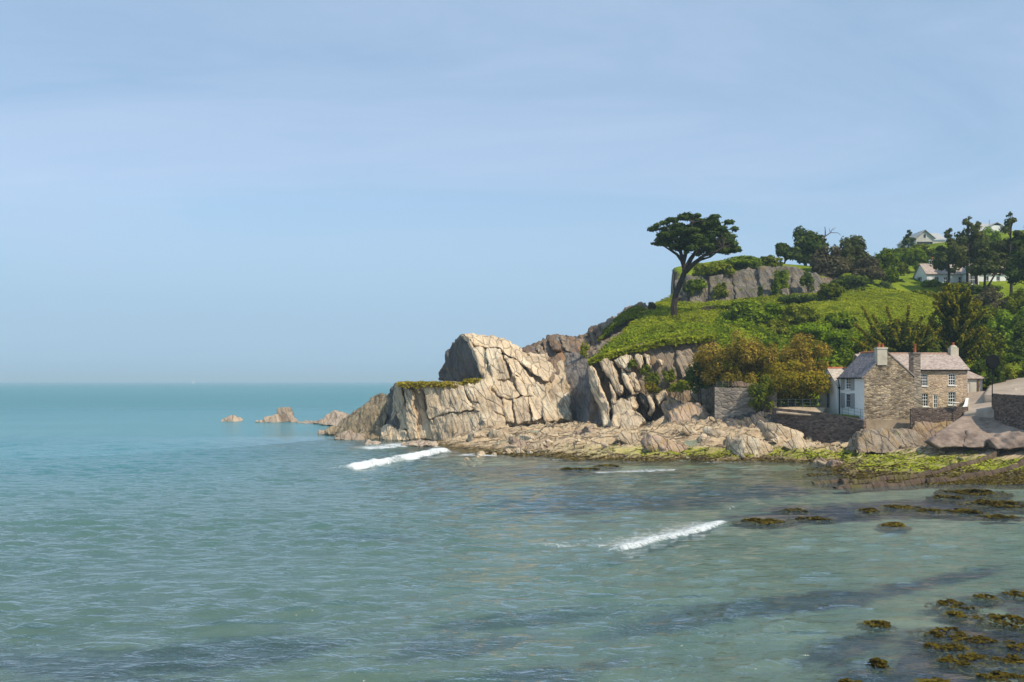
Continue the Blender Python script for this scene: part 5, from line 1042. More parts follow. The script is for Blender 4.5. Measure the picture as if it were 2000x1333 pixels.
tree('big wind-shaped pine with flat crown on the grassy headland', tuple(Q(1318, 620, Yp)), paths, pads, 'pine', 21000, 0.24, name='pine_tree', twigs=0.09, shell=0.35, up=0.5)
# ---- trees and scrub along the skyline above the upper cliff
def simple_tree(label, px, pyt, pyc, pyb, wpx, Y, mat, n, size, nb=18, bark='bark', lean=0.0, tr=0.28, name='tree', tb=0.0, depth=0.8, rel=(0.2, 0.36)):
    s = Y / F; base = Q(px, pyb, Y); base[2] = min(base[2], ground(base[0], Y)); c = Q(px + lean, (pyt + pyc) / 2, Y); rad = (wpx * s / 2 * 0.9, wpx * s / 2 * depth * 0.9, (pyc - pyt) * s / 2 * 0.95)
    bl = crown_blobs(c, rad, nb, rel, low=-0.7, seed=int(px * 3 + pyt)); sdn = int(px)
    r_ = np.random.default_rng(sdn); mid = base * 0.45 + c * 0.55; paths = [([base - [0, 0, .3], base * 0.6 + mid * 0.4 + r_.normal(size=3) * .15, mid, c], tr, tr * 0.35)]
    for i in range(5):
        b = bl[r_.integers(len(bl))]; a = base * (0.35) + c * 0.65 if i % 2 else mid; paths.append(([a, (a + np.array(b[:3])) / 2 + [0, 0, 0.2], np.array(b[:3])], tr * 0.45, tr * 0.12))
    return tree(label, tuple(base), paths, bl, mat, n, size, bark, name=name, twigs=0.05, tb=tb)
simple_tree('dark leaning evergreen, highest of the trees above the upper cliff', 1572, 445, 530, 540, 96, 194, 'pine', 5200, 0.34, 22, lean=4)
simple_tree('small twisted evergreen at the left end of the skyline trees', 1530, 474, 512, 533, 62, 194, 'pine', 2000, 0.32, 12, lean=6)
simple_tree('brownish half-bare tree right of the dark leaning evergreen', 1622, 478, 562, 568, 90, 186, 'scrub', 4200, 0.30, 20, 'bark_grey')
simple_tree('broad dark tree with domed top on the skyline', 1664, 460, 560, 566, 104, 192, 'pine2', 6000, 0.34, 22)
simple_tree('brown thin tree in front of the broad dark skyline tree', 1690, 500, 572, 576, 80, 184, 'scrub', 3600, 0.30, 18, 'bark_grey')
simple_tree('round green tree closing the skyline clump beside the steep lawn', 1722, 477, 574, 576, 84, 190, 'green', 6000, 0.32, 22, tb=-0.1)
bt = [(Q(*q_) if False else q_) for q_ in ()]
Yb = 192
pth = [([Q(1606, 530, Yb), Q(1606, 500, Yb), Q(1602, 476, Yb), Q(1612, 462, Yb)], 0.24, 0.14), ([Q(1612, 462, Yb), Q(1612, 450, Yb), Q(1611, 443, Yb)], 0.14, 0.05), ([Q(1612, 462, Yb), Q(1622, 455, Yb), Q(1627, 446, Yb)], 0.12, 0.04), ([Q(1622, 455, Yb), Q(1636, 455, Yb), Q(1642, 460, Yb)], 0.08, 0.03), ([Q(1622, 456, Yb), Q(1619, 446, Yb)], 0.07, 0.03), ([Q(1603, 480, Yb), Q(1594, 470, Yb), Q(1590, 462, Yb)], 0.08, 0.03), ([Q(1627, 450, Yb), Q(1632, 444, Yb)], 0.05, 0.02)]
tree('leafless crooked tree poking above the skyline trees', tuple(Q(1606, 530, Yb)), pth, [(*Q(1606, 470, Yb), 1, 1, 1)], 'scrub', 0, 0.2, 'bark_grey', name='bare_tree')
bush('low windswept scrub on the brow, left part of the upper cliff top', 1395, 512, 546, 96, 183, 'olive', 2600, 0.28, 18)
bush('green windswept scrub on the brow, right of the olive part', 1455, 497, 532, 92, 186, 'green', 2800, 0.28, 18, tb=-0.12)
bush('thin scrub on the brow beneath the small twisted evergreen', 1506, 500, 530, 56, 189, 'olive', 1500, 0.26, 12)
bush('ivy hanging over the left edge of the upper cliff', 1362, 536, 572, 44, 178, 'green', 1100, 0.24, 12, cat='ivy', tb=-0.15)
bush('ivy streak hanging in the middle of the upper cliff', 1484, 556, 592, 18, 175.5, 'dark', 600, 0.22, 10, cat='ivy')
bush('grassy shoulder of scrub dividing the upper cliff', 1528, 522, 580, 36, 178.5, 'green', 1500, 0.24, 14, tb=0.05)
bush('dark scrub at the foot of the skyline clump', 1660, 540, 580, 110, 180, 'dark', 3400, 0.28, 20)
bush('dark scrub under the round green tree', 1722, 548, 578, 60, 182, 'dark', 1800, 0.28, 14)
bush('rounded bush alone at the top of the field', 1620, 553, 592, 64, 170, 'olive', 2600, 0.24, 18)
bush('dark hedge left of the rounded bush, under the upper cliff', 1560, 570, 600, 84, 170, 'dark', 2600, 0.24, 18, tb=0.1)
bush('grey-green low scrub below the upper cliff, left of centre', 1420, 590, 616, 80, 164, 'olive', 1800, 0.24, 14, tb=-0.1)
bush('thin brush by the foot of the big pine, upper cliff side', 1380, 598, 616, 60, 162, 'scrub', 1000, 0.24, 12)
bush('bare twiggy bush on the rocky skyline left of the big pine', 1272, 590, 616, 22, 158, 'scrub', 350, 0.18, 8)
for lb, px, a, b, w, mt, tb in (('ivy curtain on the crag right behind the big pine trunk', 1345, 540, 580, 30, 'dark', .1), ('ochre plants on the crag, left of its middle', 1405, 545, 592, 34, 'olive', .1), ('ivy at the right end of the crag under the trees', 1580, 530, 572, 40, 'dark', .15), ('long ivy streak right of the middle of the crag', 1516, 530, 590, 20, 'green', -.15)):
    bush(lb, px, a, b, w, 176.5, mt, 900, 0.24, 14, cat='ivy', name='cliff_plant', tb=tb)
# ---- bushes of the slope between field and shore
slope = [('dense bright bush below the upper cliff', 1450, 583, 645, 92, 150, 'green', 3800, .24, 20, 0.05), ('fresh green bush right of the dense bright bush', 1512, 588, 625, 64, 154, 'bright', 2200, .24, 16, 0), ('tawny bush among the greens, above the orange bushes', 1512, 620, 668, 60, 145, 'olive', 2200, .22, 16, 0.1),
         ('large pale olive bush at the lower left of the field', 1568, 586, 640, 88, 152, 'olive', 3400, .24, 20, 0.15), ('low bright bush between the orange bushes', 1500, 655, 690, 50, 138, 'green', 1600, .22, 14, 0), ('long bright green bush above the second orange bush', 1590, 628, 668, 96, 143, 'bright', 3200, .24, 18, 0.0),
         ('dark-centred bush in the lower field corner', 1640, 608, 648, 66, 146, 'green', 2400, .24, 16, -0.05), ('pale bush along the lower field edge', 1640, 640, 690, 80, 138, 'bright', 2800, .24, 18, -.05), ('deep green bush left behind the cottage roof', 1656, 672, 728, 76, 128, 'green', 3000, .22, 18, -0.12),
         ('olive bush right above the cottage ridge', 1700, 650, 700, 70, 132, 'olive', 2600, .22, 16, -0.05), ('green bush beside the small white gable', 1628, 690, 735, 50, 124, 'green', 1800, .2, 14, -.05), ('low green bush at the right end of the slope grass', 1408, 618, 652, 56, 146, 'green', 1700, .22, 14, 0.0),
         ('dim bush under the bungalow lawn', 1812, 556, 600, 60, 176, 'olive', 1900, .26, 14, -.05), ('dark bush on the steep lawn beside the bungalow', 1758, 540, 562, 26, 190, 'dark', 700, .26, 10, .1), ('green bush at the bungalow corner', 1818, 545, 566, 46, 186, 'green', 1200, .26, 12, 0), ('round bush above the steep lawn', 1766, 510, 530, 28, 203, 'olive', 900, .28, 10, 0),
         ('big domed bush left of the grey skyline house', 1788, 484, 530, 80, 212, 'green', 3000, .32, 18, -.15), ('brown hedge on the ridge before the grey skyline house', 1795, 478, 496, 90, 235, 'olive', 1800, .32, 14, -.1), ('dark bush behind the bungalow roof', 1856, 505, 535, 60, 208, 'dark', 1700, .32, 14, 0), ('pale tree top under the pale skyline roof', 1934, 446, 500, 52, 225, 'fresh', 2000, .32, 14, -.1)]
slope += [('olive bush on the ridge, left of the tiny conifers', 1740, 484, 530, 56, 225, 'green', 2200, .32, 16, -.15), ('dark thicket behind the bungalow, left part', 1842, 478, 540, 70, 214, 'dark', 2800, .32, 18, .1), ('olive thicket behind the bungalow, under the spiky pines', 1880, 470, 540, 80, 218, 'olive', 3000, .32, 18, -.2), ('dark thicket behind the bungalow chimney', 1920, 480, 545, 70, 212, 'dark', 2600, .32, 18, .05),
          ('green thicket behind the right end of the bungalow', 1965, 465, 550, 80, 210, 'green', 3200, .32, 18, -.25), ('dark thicket at the right edge above the bungalow', 2000, 450, 550, 60, 206, 'dark', 2600, .32, 18, 0), ('small bushes under the front wall of the bungalow', 1868, 548, 575, 80, 182, 'olive', 1800, .26, 14, -.05), ('shrubs under the bungalow bay', 1925, 550, 585, 70, 178, 'dark', 1800, .26, 14, .15)]
for lb, px, a, b, w, Y, mt, n, sz, nb, tb in slope: bush(lb, px, a, b, w, Y, mt, n, sz, nb, tb=tb)
# ---- orange tamarisks over the shore wall
bush('large orange-brown feathery bush above the pale block wall', 1428, 645, 768, 168, 121, 'tamarisk', 11500, 0.15, 34, name='tamarisk', rel=(0.2, 0.34))
bush('second orange feathery bush, upper one near the cottage', 1570, 645, 745, 124, 121, 'tamarisk', 8000, 0.15, 28, name='tamarisk', rel=(0.2, 0.34), tb=0.05)
bush('amber-yellow feathery bush hanging over the path rail', 1552, 700, 790, 140, 115.5, 'amber', 9000, 0.14, 28, name='tamarisk', rel=(0.2, 0.34))
bush('olive growth spilling down at the corner of the block wall', 1488, 730, 812, 60, 115, 'olive', 2600, 0.14, 18, name='tamarisk', tb=-0.05)
bush('dark shrub in the hollow left of the pale block wall', 1372, 690, 780, 64, 124, 'dark', 2600, 0.18, 18, tb=0.1)
bush('orange sprig between the two large orange bushes', 1506, 664, 775, 80, 121, 'tamarisk', 4200, 0.15, 18, name='tamarisk')
bush('dark undergrowth below the amber bush, behind the rail', 1560, 768, 798, 80, 116.5, 'dark', 1500, 0.15, 14)
# ---- plants on the cliff face
for lb, px, a, b, w, Y, mt, n, tb in (('green tuft high on the cliff face under the grass edge', 1236, 703, 722, 26, 129.6, 'olive', 500, 0), ('olive plants in the middle of the cliff face', 1268, 712, 762, 46, 129.2, 'olive', 1300, -.05), ('rusty plants hanging low on the cliff face', 1275, 745, 772, 40, 128.2, 'amber', 900, -.1), ('tawny tuft at the right of the cliff face', 1305, 716, 752, 34, 130, 'olive', 800, .1),
                                       ('grassy lip curving down from the dark shrub', 1325, 742, 770, 60, 127.5, 'turf', 1300, -.05), ('green beard of grass at the top of the gully', 1142, 668, 706, 22, 147, 'turf', 500, 0)):
    bush(lb, px, a, b, w, Y, mt, n, 0.16, 12, cat='plant', name='cliff_plant', tb=tb)
# ---- golden cypresses behind the cottage
def cypress(label, px, pyb, Y, sprays, n_per, mat='gold', core=None):
    base = Q(px, pyb, Y); base[2] = min(base[2], ground(base[0], Y)); e = empty('cypress', tuple(base), label, 'tree'); m = MB(); V, Fc, T = [], [], []; nv = 0; r_ = np.random.default_rng(int(px))
    for i, (x0, y0, x1, y1, dY, w) in enumerate(sprays):
        a = Q(x0, y0, Y + dY * 0.3); b = Q(x1, y1, Y + dY); L = np.linalg.norm(b - a); k = n_per
        s = r_.random(k) ** 0.6; mid = np.array([0, 0, -0.10 * L]); ctr = a + (b - a) * s[:, None] + mid * np.sin(s * math.pi)[:, None]
        rad = w * Y / F * (0.95 - 0.85 * s) * np.minimum(1, s * 5 + 0.3); d = unit(k, r_); pos = ctr + d * (rad * r_.random(k) ** 0.5)[:, None] * [1, 1, 0.6]
        dirv = (b - a) / L; nr2 = unit(k, r_) * 0.7 + np.array([0, 0, 0.6]) + d * 0.3; nr2 /= np.linalg.norm(nr2, axis=1, keepdims=True)
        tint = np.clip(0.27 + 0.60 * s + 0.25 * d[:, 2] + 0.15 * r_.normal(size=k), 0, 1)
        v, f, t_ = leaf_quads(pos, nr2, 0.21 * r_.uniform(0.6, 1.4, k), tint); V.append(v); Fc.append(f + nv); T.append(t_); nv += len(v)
        m.tube([base + [0, 0, 0.5], (base + a) / 2, a, (a + b) / 2 + mid, b], [0.3, 0.2, 0.12, 0.07, 0.02], 5)
    m.build('trunk', M['bark'], e)
    if core:
        v, f, t_ = foliage(core, 5200, 0.2, 3, 0.25, tb=0.02); V.append(v); Fc.append(f + nv); T.append(t_)
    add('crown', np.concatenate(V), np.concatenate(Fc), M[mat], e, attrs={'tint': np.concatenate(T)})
rc = np.random.default_rng(12)
sp1 = [(1750, 690, 1684, 600, -2, 10), (1752, 680, 1668, 632, 1, 12), (1758, 670, 1732, 598, 2, 9), (1765, 670, 1775, 597, -1, 9), (1770, 675, 1800, 620, 2, 12), (1750, 690, 1662, 660, -2, 13), (1770, 690, 1830, 605, 1, 12), (1772, 692, 1838, 640, -2, 13), (1755, 685, 1705, 615, 3, 12), (1755, 690, 1690, 685, -3, 13), (1765, 690, 1820, 672, -3, 14)]
for i in range(34): a = rc.uniform(-1.35, 1.35); L = rc.uniform(40, 74); sp1.append((1757 + 12 * math.sin(a), 685, 1757 + math.sin(a) * L * 1.15, 694 - math.cos(a) * L, rc.uniform(-4, 4), rc.uniform(12, 19)))
cypress('spreading golden-green cypress with upswept spiky branches behind the cottage', 1757, 712, 130, sp1, 520, core=[(*Q(1757, 668, 131), 4.4, 3, 3.0), (*Q(1715, 676, 131), 2.6, 2, 2.2), (*Q(1802, 672, 131), 2.6, 2, 2.4), (*Q(1740, 645, 130.5), 2.0, 1.6, 1.6), (*Q(1778, 642, 130.5), 2.0, 1.6, 1.7)])
sp2 = []
for i in range(100):
    h = rc.random(); yb = 695 - h * 120; wd_ = 66 * (1 - h ** 2.2) ** 0.6 + 6; sg = rc.uniform(-1, 1); x1 = 1868 + sg * wd_; sp2.append((1866 + sg * 14, yb + 12, x1, yb - rc.uniform(4, 26), rc.uniform(-5, 2), rc.uniform(8, 13)))
sp2 += [(1866, 590, 1870, 556, 0, 10), (1862, 595, 1845, 560, 0, 10), (1872, 595, 1892, 566, 0, 10), (1855, 600, 1828, 575, 0, 11), (1880, 610, 1915, 590, 0, 11)]
cypress('tall dense golden-green cypress behind the right end of the cottage', 1868, 712, 132, sp2, 300, core=[(*Q(1868, 640, 133), 4.0, 3.4, 4.5), (*Q(1868, 680, 133), 4.4, 3.4, 2.5)])
# ---- pines and trees at the right
def pine(label, px, pyb, pyt, wpx, Y, mat, n, fork=False, low=0.45, size=0.26, nb=20, tr=0.3, seed=0):
    s = Y / F; base = Q(px, pyb, Y); base[2] = min(base[2], ground(base[0], Y)); top = Q(px + 3, pyt, Y); r_ = np.random.default_rng(int(px + pyt)); Hh = top[2] - base[2]
    paths = [([base - [0, 0, 0.3], base + [r_.normal() * .2, 0, Hh * 0.35], base + [r_.normal() * .3, 0, Hh * 0.65], top], tr, tr * 0.2)]; bl = []
    for i in range(nb):
        h = low + (1 - low) * (i + r_.random()) / nb; wd = wpx * s / 2 * min(1.0, (1.04 - h) * 2.6) * r_.uniform(0.55, 1.0); an = r_.random() * 6.28; c = base + np.array([math.cos(an) * wd * 0.75, math.sin(an) * wd * 0.75, Hh * h])
        bl.append((*c, wd * 0.42 + 0.25, wd * 0.42 + 0.25, (wd * 0.22 + 0.22))); paths.append(([base + [0, 0, Hh * max(0.2, h - 0.08)], c], tr * 0.3, 0.04))
    if fork: paths.append(([base + [0, 0, Hh * 0.3], base + [1.2, 0, Hh * 0.5], base + [2.2, 0, Hh * 0.66]], tr * 0.7, tr * 0.3))
    return tree(label, tuple(base), paths, bl, mat, n, size, name='pine_tree', shell=0.25, up=0.4)
pine('ragged pine with two spiky tops above the bungalow', 1890, 566, 424, 86, 182, 'pine2', 4200, nb=26, low=0.38)
pine('tall spiky pine at the right edge of the skyline', 1974, 610, 417, 90, 168, 'pine2', 4400, nb=28, low=0.42)
pine('smaller pine left of the ragged two-topped pine', 1852, 566, 446, 72, 180, 'pine2', 3000, nb=20, low=0.4)
pine('slim pine spike between the two ragged pines', 1908, 560, 432, 54, 186, 'pine2', 1800, nb=18, low=0.45)
pine('dark fork-trunked pine standing before the bungalow bay', 1924, 598, 486, 84, 165, 'pine2', 2800, fork=True, low=0.62, nb=16)
pine('dark pine cut by the right edge of the view', 2006, 620, 440, 80, 160, 'pine', 3600, nb=24, low=0.4)
pine('tiny conifer left of the grey skyline house', 1776, 488, 449, 24, 244, 'pine', 700, low=0.25, nb=12, tr=0.15)
pine('tiniest conifer spike on the ridge, leftmost of two', 1766, 488, 464, 12, 244, 'pine', 350, low=0.2, nb=10, tr=0.1)
right = [('bright yellow-green tree right of the tall cypress', 1960, 602, 690, 66, 138, 'fresh', 3600, .2, 20, 0), ('dark tree at the right edge beside the yellow-green tree', 1996, 612, 700, 40, 136, 'dark', 1800, .2, 14, 0), ('dim olive thicket under the pines', 1935, 560, 625, 80, 158, 'scrub', 2600, .22, 16, .1), ('olive thicket at the right edge under the pines', 1990, 560, 620, 60, 156, 'olive', 2000, .22, 14, -.1),
         ('olive tree between the tall cypress and the yellow-green tree', 1935, 640, 712, 56, 134, 'olive', 2600, .2, 16, -.1), ('dark ivy bush behind the outbuilding', 1915, 700, 752, 44, 124, 'dark', 2000, .17, 16, 0.05), ('dark green bush beyond the round mirror', 1975, 690, 732, 60, 126, 'green', 2400, .18, 16, -.2),
         ('flowering tawny bank plants beside the lane', 1968, 716, 752, 60, 119, 'olive', 2400, .15, 16, .2), ('tawny bank plants at the right edge above the lane', 2010, 712, 745, 60, 118, 'olive', 2200, .15, 16, .1), ('low green plants at the lane corner behind the low wall', 1925, 738, 762, 36, 120, 'olive', 900, .14, 12, 0.1)]
right += [('dark bush right behind the round mirror', 1940, 686, 745, 52, 117, 'dark', 2200, .16, 16, -.1), ('olive bush right of the tall cypress, halfway up', 1925, 590, 650, 64, 148, 'olive', 2600, .22, 16, -.05), ('green bush low between the tall cypress and the lane', 1945, 675, 735, 60, 128, 'olive', 2600, .18, 18, -.15), ('dark bush at the right edge below the yellow-green tree', 1998, 660, 725, 60, 130, 'dark', 2600, .18, 18, .1), ('scrubby bush at the foot of the fork-trunked pine', 1895, 575, 620, 70, 160, 'olive', 2200, .22, 16, -.15), ('pale bush at the right edge between pines and dark tree', 2000, 590, 640, 56, 145, 'fresh', 2000, .22, 16, -.15), ('bush behind the cottage, between the two cypresses', 1815, 655, 710, 60, 128, 'dark', 2400, .18, 16, .1)]
for lb, px, a, b, w, Y, mt, n, sz, nb, tb in right: bush(lb, px, a, b, w, Y, mt, n, sz, nb, tb=tb)

# ---------------------------------------------------------------- grass and scrub cover of the slopes
def scatter(n, test, size, mat, name, up=0.5, lift=0.08, tall=0.0, ylo=126):
    x = vr.uniform(8, 110, n * 6); y = vr.uniform(ylo, 215, n * 6); sx_ = x / y * F + 1000; z = ground_v(x, y); ok = (poly_sd(x, y, land) > 0.15) & test(x, y, sx_, z); x, y, z = x[ok][:n], y[ok][:n], z[ok][:n]; k = len(x)
    cl = perlin(xyz(x, y) * 0.45, 33); pos = np.stack([x, y, z + lift + tall * np.clip(cl + 0.3, 0, 1) * vr.random(k)], 1)
    nr2 = unit(k) * 0.9 + np.array([0, -0.25, up]); nr2 /= np.linalg.norm(nr2, axis=1, keepdims=True); tint = np.clip(0.45 + 0.5 * cl + 0.2 * vr.normal(size=k) + 0.25 * perlin(xyz(x, y) * 0.09, 12), 0, 1)
    v, f, t_ = leaf_quads(pos, nr2, size * vr.uniform(0.5, 1.4, k), tint); add(name, v, f, M[mat], kind='stuff', attrs={'tint': t_}, label='rough grass covering the slopes of the hill' if name == 'grass' else {'bank_growth': 'leafy ground cover on the bank above the cliff', 'bracken': 'olive bracken patches in the rough grass', 'dry_bracken': 'dry brown bracken patches in the rough grass', 'bramble': 'dark bramble patches on the slope', 'bank_plants': 'leafy plants covering the bank above the lane'}.get(name) or 'leafy undergrowth between the bushes of the slope', cat='grass')
scatter(60000, lambda x, y, s, z: (s > 1120) & (s < 1830) & (y < 178), 0.17, 'turf', 'grass', up=1.3, tall=0.35)
scatter(14000, lambda x, y, s, z: (s < 1420) & (y < 143) & (s > 1140), 0.20, 'green', 'bank_growth', up=0.8, tall=0.9)
scatter(42000, lambda x, y, s, z: (s > 1400) & (s < 1730) & (y < 150) & (perlin(xyz(x, y) * 0.2, 61) > -0.25), 0.20, 'green', 'undergrowth', up=0.6, tall=1.3)
scatter(16000, lambda x, y, s, z: (s > 1150) & ((s < 1590) | (y < 148)) & (s < 1830) & (y < 178) & (perlin(xyz(x, y) * 0.13, 71) > 0.16), 0.19, 'olive', 'bracken', up=0.9, tall=0.7)
scatter(7000, lambda x, y, s, z: (s > 1180) & (s < 1590) & (y < 176) & (perlin(xyz(x, y) * 0.17, 72) > 0.30), 0.17, 'scrub', 'dry_bracken', up=0.9, tall=0.45)
scatter(9000, lambda x, y, s, z: (s > 1250) & (s < 1700) & (y < 147) & (perlin(xyz(x, y) * 0.15, 73) > 0.30), 0.22, 'dark', 'bramble', up=0.6, tall=1.1)
scatter(9000, lambda x, y, s, z: (s > 1895) & (s < 2060) & (y > 118) & (y < 142), 0.16, 'olive', 'bank_plants', up=0.7, tall=0.9, ylo=116)
# fringe hanging over the cliff edge
k = 5200; u = vr.random(k); ex = np.interp(u, np.linspace(0, 1, 9), [1150, 1172, 1200, 1235, 1265, 1292, 1325, 1352, 1394]); ey = np.interp(ex, [1150, 1175, 1200, 1250, 1290, 1340, 1394], [706, 697, 689, 678, 668, 662, 660]) + 4 * perlin(np.stack([ex * 0.045, ex * 0, ex * 0], 1), 2) + vr.random(k) ** 1.5 * 11 - 3
eY = 132.6 + vr.random(k) * 1.4 - (ex < 1180) * 0.6; pos = np.stack([(ex - 1000) / F * eY, eY, H + (HZ - ey) / F * eY], 1)
v, f, t_ = leaf_quads(pos, unit(k) * 0.8 + [0, -0.4, 0.4], 0.24 * vr.uniform(0.6, 1.4, k), np.clip(0.42 + 0.25 * vr.normal(size=k) + 0.4 * perlin(pos * 0.6, 3), 0, 1)); add('edge_growth', v, f, M['turf'], kind='stuff', attrs={'tint': t_}, label='grass hanging over the edge of the cliff', cat='grass')
# dry turf on the ledge of the headland
for lb, x0, x1, yt, Ya, Yb2, n in (('dry yellow-green turf on the lower shelf of the headland', 776, 906, 745, 139.4, 146, 5200), ('small cushion of turf beside the pale edge of the headland peak', 906, 950, 739, 137.6, 140.5, 1300)):
    u = vr.random(n); w = vr.random(n); px_ = x0 + (x1 - x0) * u; Yv = Ya + (Yb2 - Ya) * w - (px_ - x0) / (x1 - x0) * (1.8 if n > 2000 else 0.0); X_ = (px_ - 1000) / F * Yv
    zt = H + (HZ - (yt + 4 + 5 * perlin(np.stack([px_ * 0.05, Yv * 0.3, w * 0], 1), 3))) / F * Ya + vr.random(n) * (0.22 if n > 2000 else 0.35 * np.sin(u * math.pi)) - (w < 0.10) * vr.random(n) * 0.6 - 0.12
    cl = perlin(np.stack([X_, Yv, zt], 1) * 0.6, 14); v, f, t_ = leaf_quads(np.stack([X_, Yv, zt], 1), unit(n) * 0.8 + [0, -0.2, 0.6], 0.2 * vr.uniform(0.6, 1.4, n), np.clip(0.5 + 0.6 * cl + 0.2 * vr.normal(size=n), 0, 1))
    add('ledge_turf', v, f, M['turf_dry'], kind='stuff', attrs={'tint': t_}, label=lb, cat='grass')
# turf over the skyline ridge
k = 5000; u = vr.random(k); ex = np.interp(u, [0, .3, .6, 1], [1168, 1210, 1250, 1300]); top = np.interp(ex, [1168, 1200, 1225, 1246, 1262, 1300], [652, 624, 606, 596, 600, 618]); w = vr.random(k); eY = 162.5 - w * 9; ey = top + w * np.interp(ex, [1168, 1300], [14, 26])
pos = np.stack([(ex - 1000) / F * eY, eY, H + (HZ - ey) / F * eY], 1); v, f, t_ = leaf_quads(pos, unit(k) * 0.8 + [0, -0.2, 0.6], 0.26 * vr.uniform(0.6, 1.4, k), np.clip(0.4 + 0.5 * perlin(pos * 0.4, 3) + 0.2 * vr.normal(size=k), 0, 1)); add('ridge_turf', v, f, M['olive'], kind='stuff', attrs={'tint': t_}, label='olive turf on the rocky skyline ridge', cat='grass')

# ---------------------------------------------------------------- seaweed
def weed_patch(n, xs, ys, zs, size, mat):
    pos = np.stack([xs, ys, zs], 1); nr2 = unit(n) * 0.40 + [0, -0.1, 1.0]; nr2 /= np.linalg.norm(nr2, axis=1, keepdims=True)
    return leaf_quads(pos, nr2, size * vr.uniform(0.5, 1.4, n), np.clip(0.45 + 0.5 * perlin(pos * 0.9, 5) + 0.22 * vr.normal(size=n), 0, 1))
# fringe along the waterline and on the algae flats
n = 90000; xs = vr.uniform(-6, 70, n); ys = vr.uniform(80, 116, n)
ii = np.clip(np.round((ys - fy[0]) / 0.22), 0, len(fy) - 1).astype(int); jj = np.clip(np.round((xs - fx[0]) / 0.22), 0, len(fx) - 1).astype(int); zs = FZ[ii, jj]
pn = fbm(xyz(xs, ys) * 0.35, 3, 51); sxx = xs / ys * F + 1000
bro = (zs > -0.12) & (zs < 0.52 + 0.6 * pn) & (sxx > 940)
gre = (zs > 0.30) & (zs < 1.35 + 0.7 * pn) & (sxx > 1190 + 160 * pn) & (pn > -0.28) & ~bro
for sel, mt, nm, lb in ((bro, 'weed', 'brown_seaweed', 'brown seaweed along the waterline of the rocks'), (gre, 'algae', 'green_algae', 'yellow-green weed covering the low rocks')):
    v, f, t_ = weed_patch(sel.sum(), xs[sel], ys[sel], zs[sel] + 0.02, 0.15, mt); add(nm, v, f, M[mt], kind='stuff', attrs={'tint': t_}, label=lb, cat='seaweed')
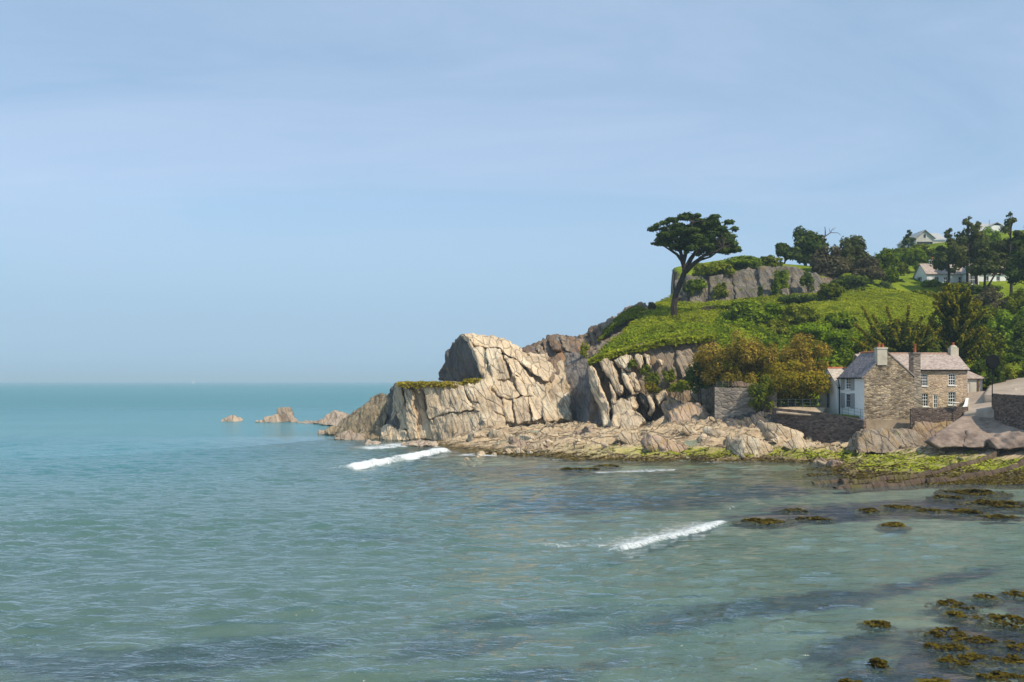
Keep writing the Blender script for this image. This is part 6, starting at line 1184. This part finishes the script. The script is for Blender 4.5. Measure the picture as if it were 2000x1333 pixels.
# weed-covered rocks standing out of the shallow water
clumps = [(1490, 1019, 74, 9, 'widest seaweed clump just right of the small breaking wave', 60), (1585, 1014, 60, 5, 'thin strip of seaweed trailing right from the widest clump', 60), (1550, 998, 44, 5, 'narrow seaweed strip just behind the widest clump', 62), (1700, 998, 42, 6, 'seaweed clump in mid bay, first in the row before the rock ribs', 64), (1765, 991, 60, 8, 'long seaweed clump in mid bay, middle of the row', 65), (1815, 998, 40, 5, 'seaweed clump in mid bay, end of the row', 64), (1745, 1026, 36, 9, 'lone round seaweed clump below the mid-bay row', 57),
          (1850, 972, 50, 7, 'greenish seaweed clump near the rock ribs', 71), (1900, 962, 90, 12, 'broad seaweed bed near the right end of the rock ribs', 73), (1960, 985, 110, 14, 'largest seaweed bed at the right edge below the ribs', 67), (1880, 1000, 60, 7, 'seaweed strip left of the largest bed', 63), (1950, 1010, 70, 6, 'seaweed strip along the near side of the largest bed', 61),
          (1862, 1182, 56, 12, 'upper seaweed rock of the near right group', 36), (1868, 1200, 30, 10, 'small round seaweed rock just under the upper one', 35.5), (1925, 1167, 34, 6, 'small seaweed strip above the near right group', 38), (1985, 1160, 40, 8, 'seaweed at the right edge above the long dark rock', 39), (1970, 1212, 92, 20, 'long dark seaweed rock at the right edge', 34.5), (1850, 1238, 76, 16, 'long seaweed rock in the middle of the near right group', 33), (1905, 1250, 60, 14, 'seaweed rock touching the long middle one on its right', 32), (1848, 1264, 60, 9, 'pale seaweed strip below the long middle rock', 31),
          (1910, 1285, 60, 11, 'seaweed rock low in the near right group', 30), (1850, 1290, 40, 7, 'small seaweed tuft low in the near right group', 30), (1985, 1262, 44, 16, 'dark reddish seaweed rock at the right edge', 31), (1985, 1290, 60, 12, 'seaweed rock at the right edge near the bottom', 29.5), (1975, 1325, 90, 20, 'largest seaweed rock in the bottom right corner', 28), (1715, 1220, 40, 8, 'single seaweed tuft left of the near right group', 34), (1716, 1298, 22, 9, 'tiny seaweed tuft near the bottom, left of the group', 29.5), (1820, 1330, 50, 8, 'seaweed rock at the bottom edge', 27.8), (1660, 1333, 34, 7, 'seaweed tuft at the bottom edge, leftmost', 27.6), (1885, 1298, 26, 7, 'tiny round seaweed tuft between the low rocks', 29.6),
          (1130, 917, 70, 4, 'thin dark weed strip in the foam off the platform', 94), (1185, 911, 40, 4, 'weed-topped reef tip in the foam near the platform', 97)]
for cx, cy, w, h, lb, _ in clumps:
    x0, y0 = sea(cx, cy); s = y0 / F; rx = w * s / 2 * (1.2 if y0 < 50 else 1.0); ry = max(h * s * (y0 / H) * (0.6 if y0 < 50 else 0.42), rx * 0.35); ry = min(ry, rx * 1.8); n = int(np.clip(rx * ry * 800, 260, 3000)); sz = 0.09 if y0 < 50 else 0.15
    e_ = empty('seaweed_clump', (x0, y0, 0), lb, 'seaweed')
    a = vr.random(n) * 6.283; r0_ = np.sqrt(vr.random(n)); xs = rx * r0_ * np.cos(a); ys = ry * r0_ * np.sin(a); wq = np.stack([xs / rx * 1.3 + cx, ys / ry * 1.3, 0 * xs], 1); xs = x0 + xs + 0.55 * rx * fbm(wq, 3, 17); ys = y0 + ys + 0.7 * ry * fbm(wq, 3, 27); nn2 = fbm(xyz(xs, ys, cx) * (1.6 if y0 < 50 else 0.8), 3, 7)
    hh_ = (0.06 if y0 < 50 else 0.085) * np.sqrt(np.maximum(0, 1 - r0_ ** 2)) * (0.5 + 3.2 * nn2) - 0.01; ok = hh_ > -0.015
    v, f, t_ = weed_patch(ok.sum(), xs[ok], ys[ok], hh_[ok], sz, 'weed'); add('fronds', v, f, M['weed'], e_, attrs={'tint': t_})
    k2 = n // 2; a = vr.random(k2) * 6.283; rr2 = 0.7 + 0.9 * vr.random(k2); v, f, t_ = weed_patch(k2, x0 + rx * rr2 * np.cos(a), y0 + ry * rr2 * np.sin(a), -0.05 - 0.12 * vr.random(k2), sz * 1.3, 'weed'); add('fronds', v, f, M['weed'], e_, attrs={'tint': t_})

# ---------------------------------------------------------------- sea air
t = NT('sea_haze'); pv = t.node('ShaderNodeVolumePrincipled', {'Color': (0.66, 0.88, 1.0, 1), 'Density': 0.00024, 'Anisotropy': 0.0}); t.l.new(pv.outputs[0], t.out.inputs['Volume'])
MB().box(-16500, 16500, -60, 16500, -12, 70).build('haze', t.m, kind='stuff', label='thin blue sea haze over the whole bay', cat='haze')
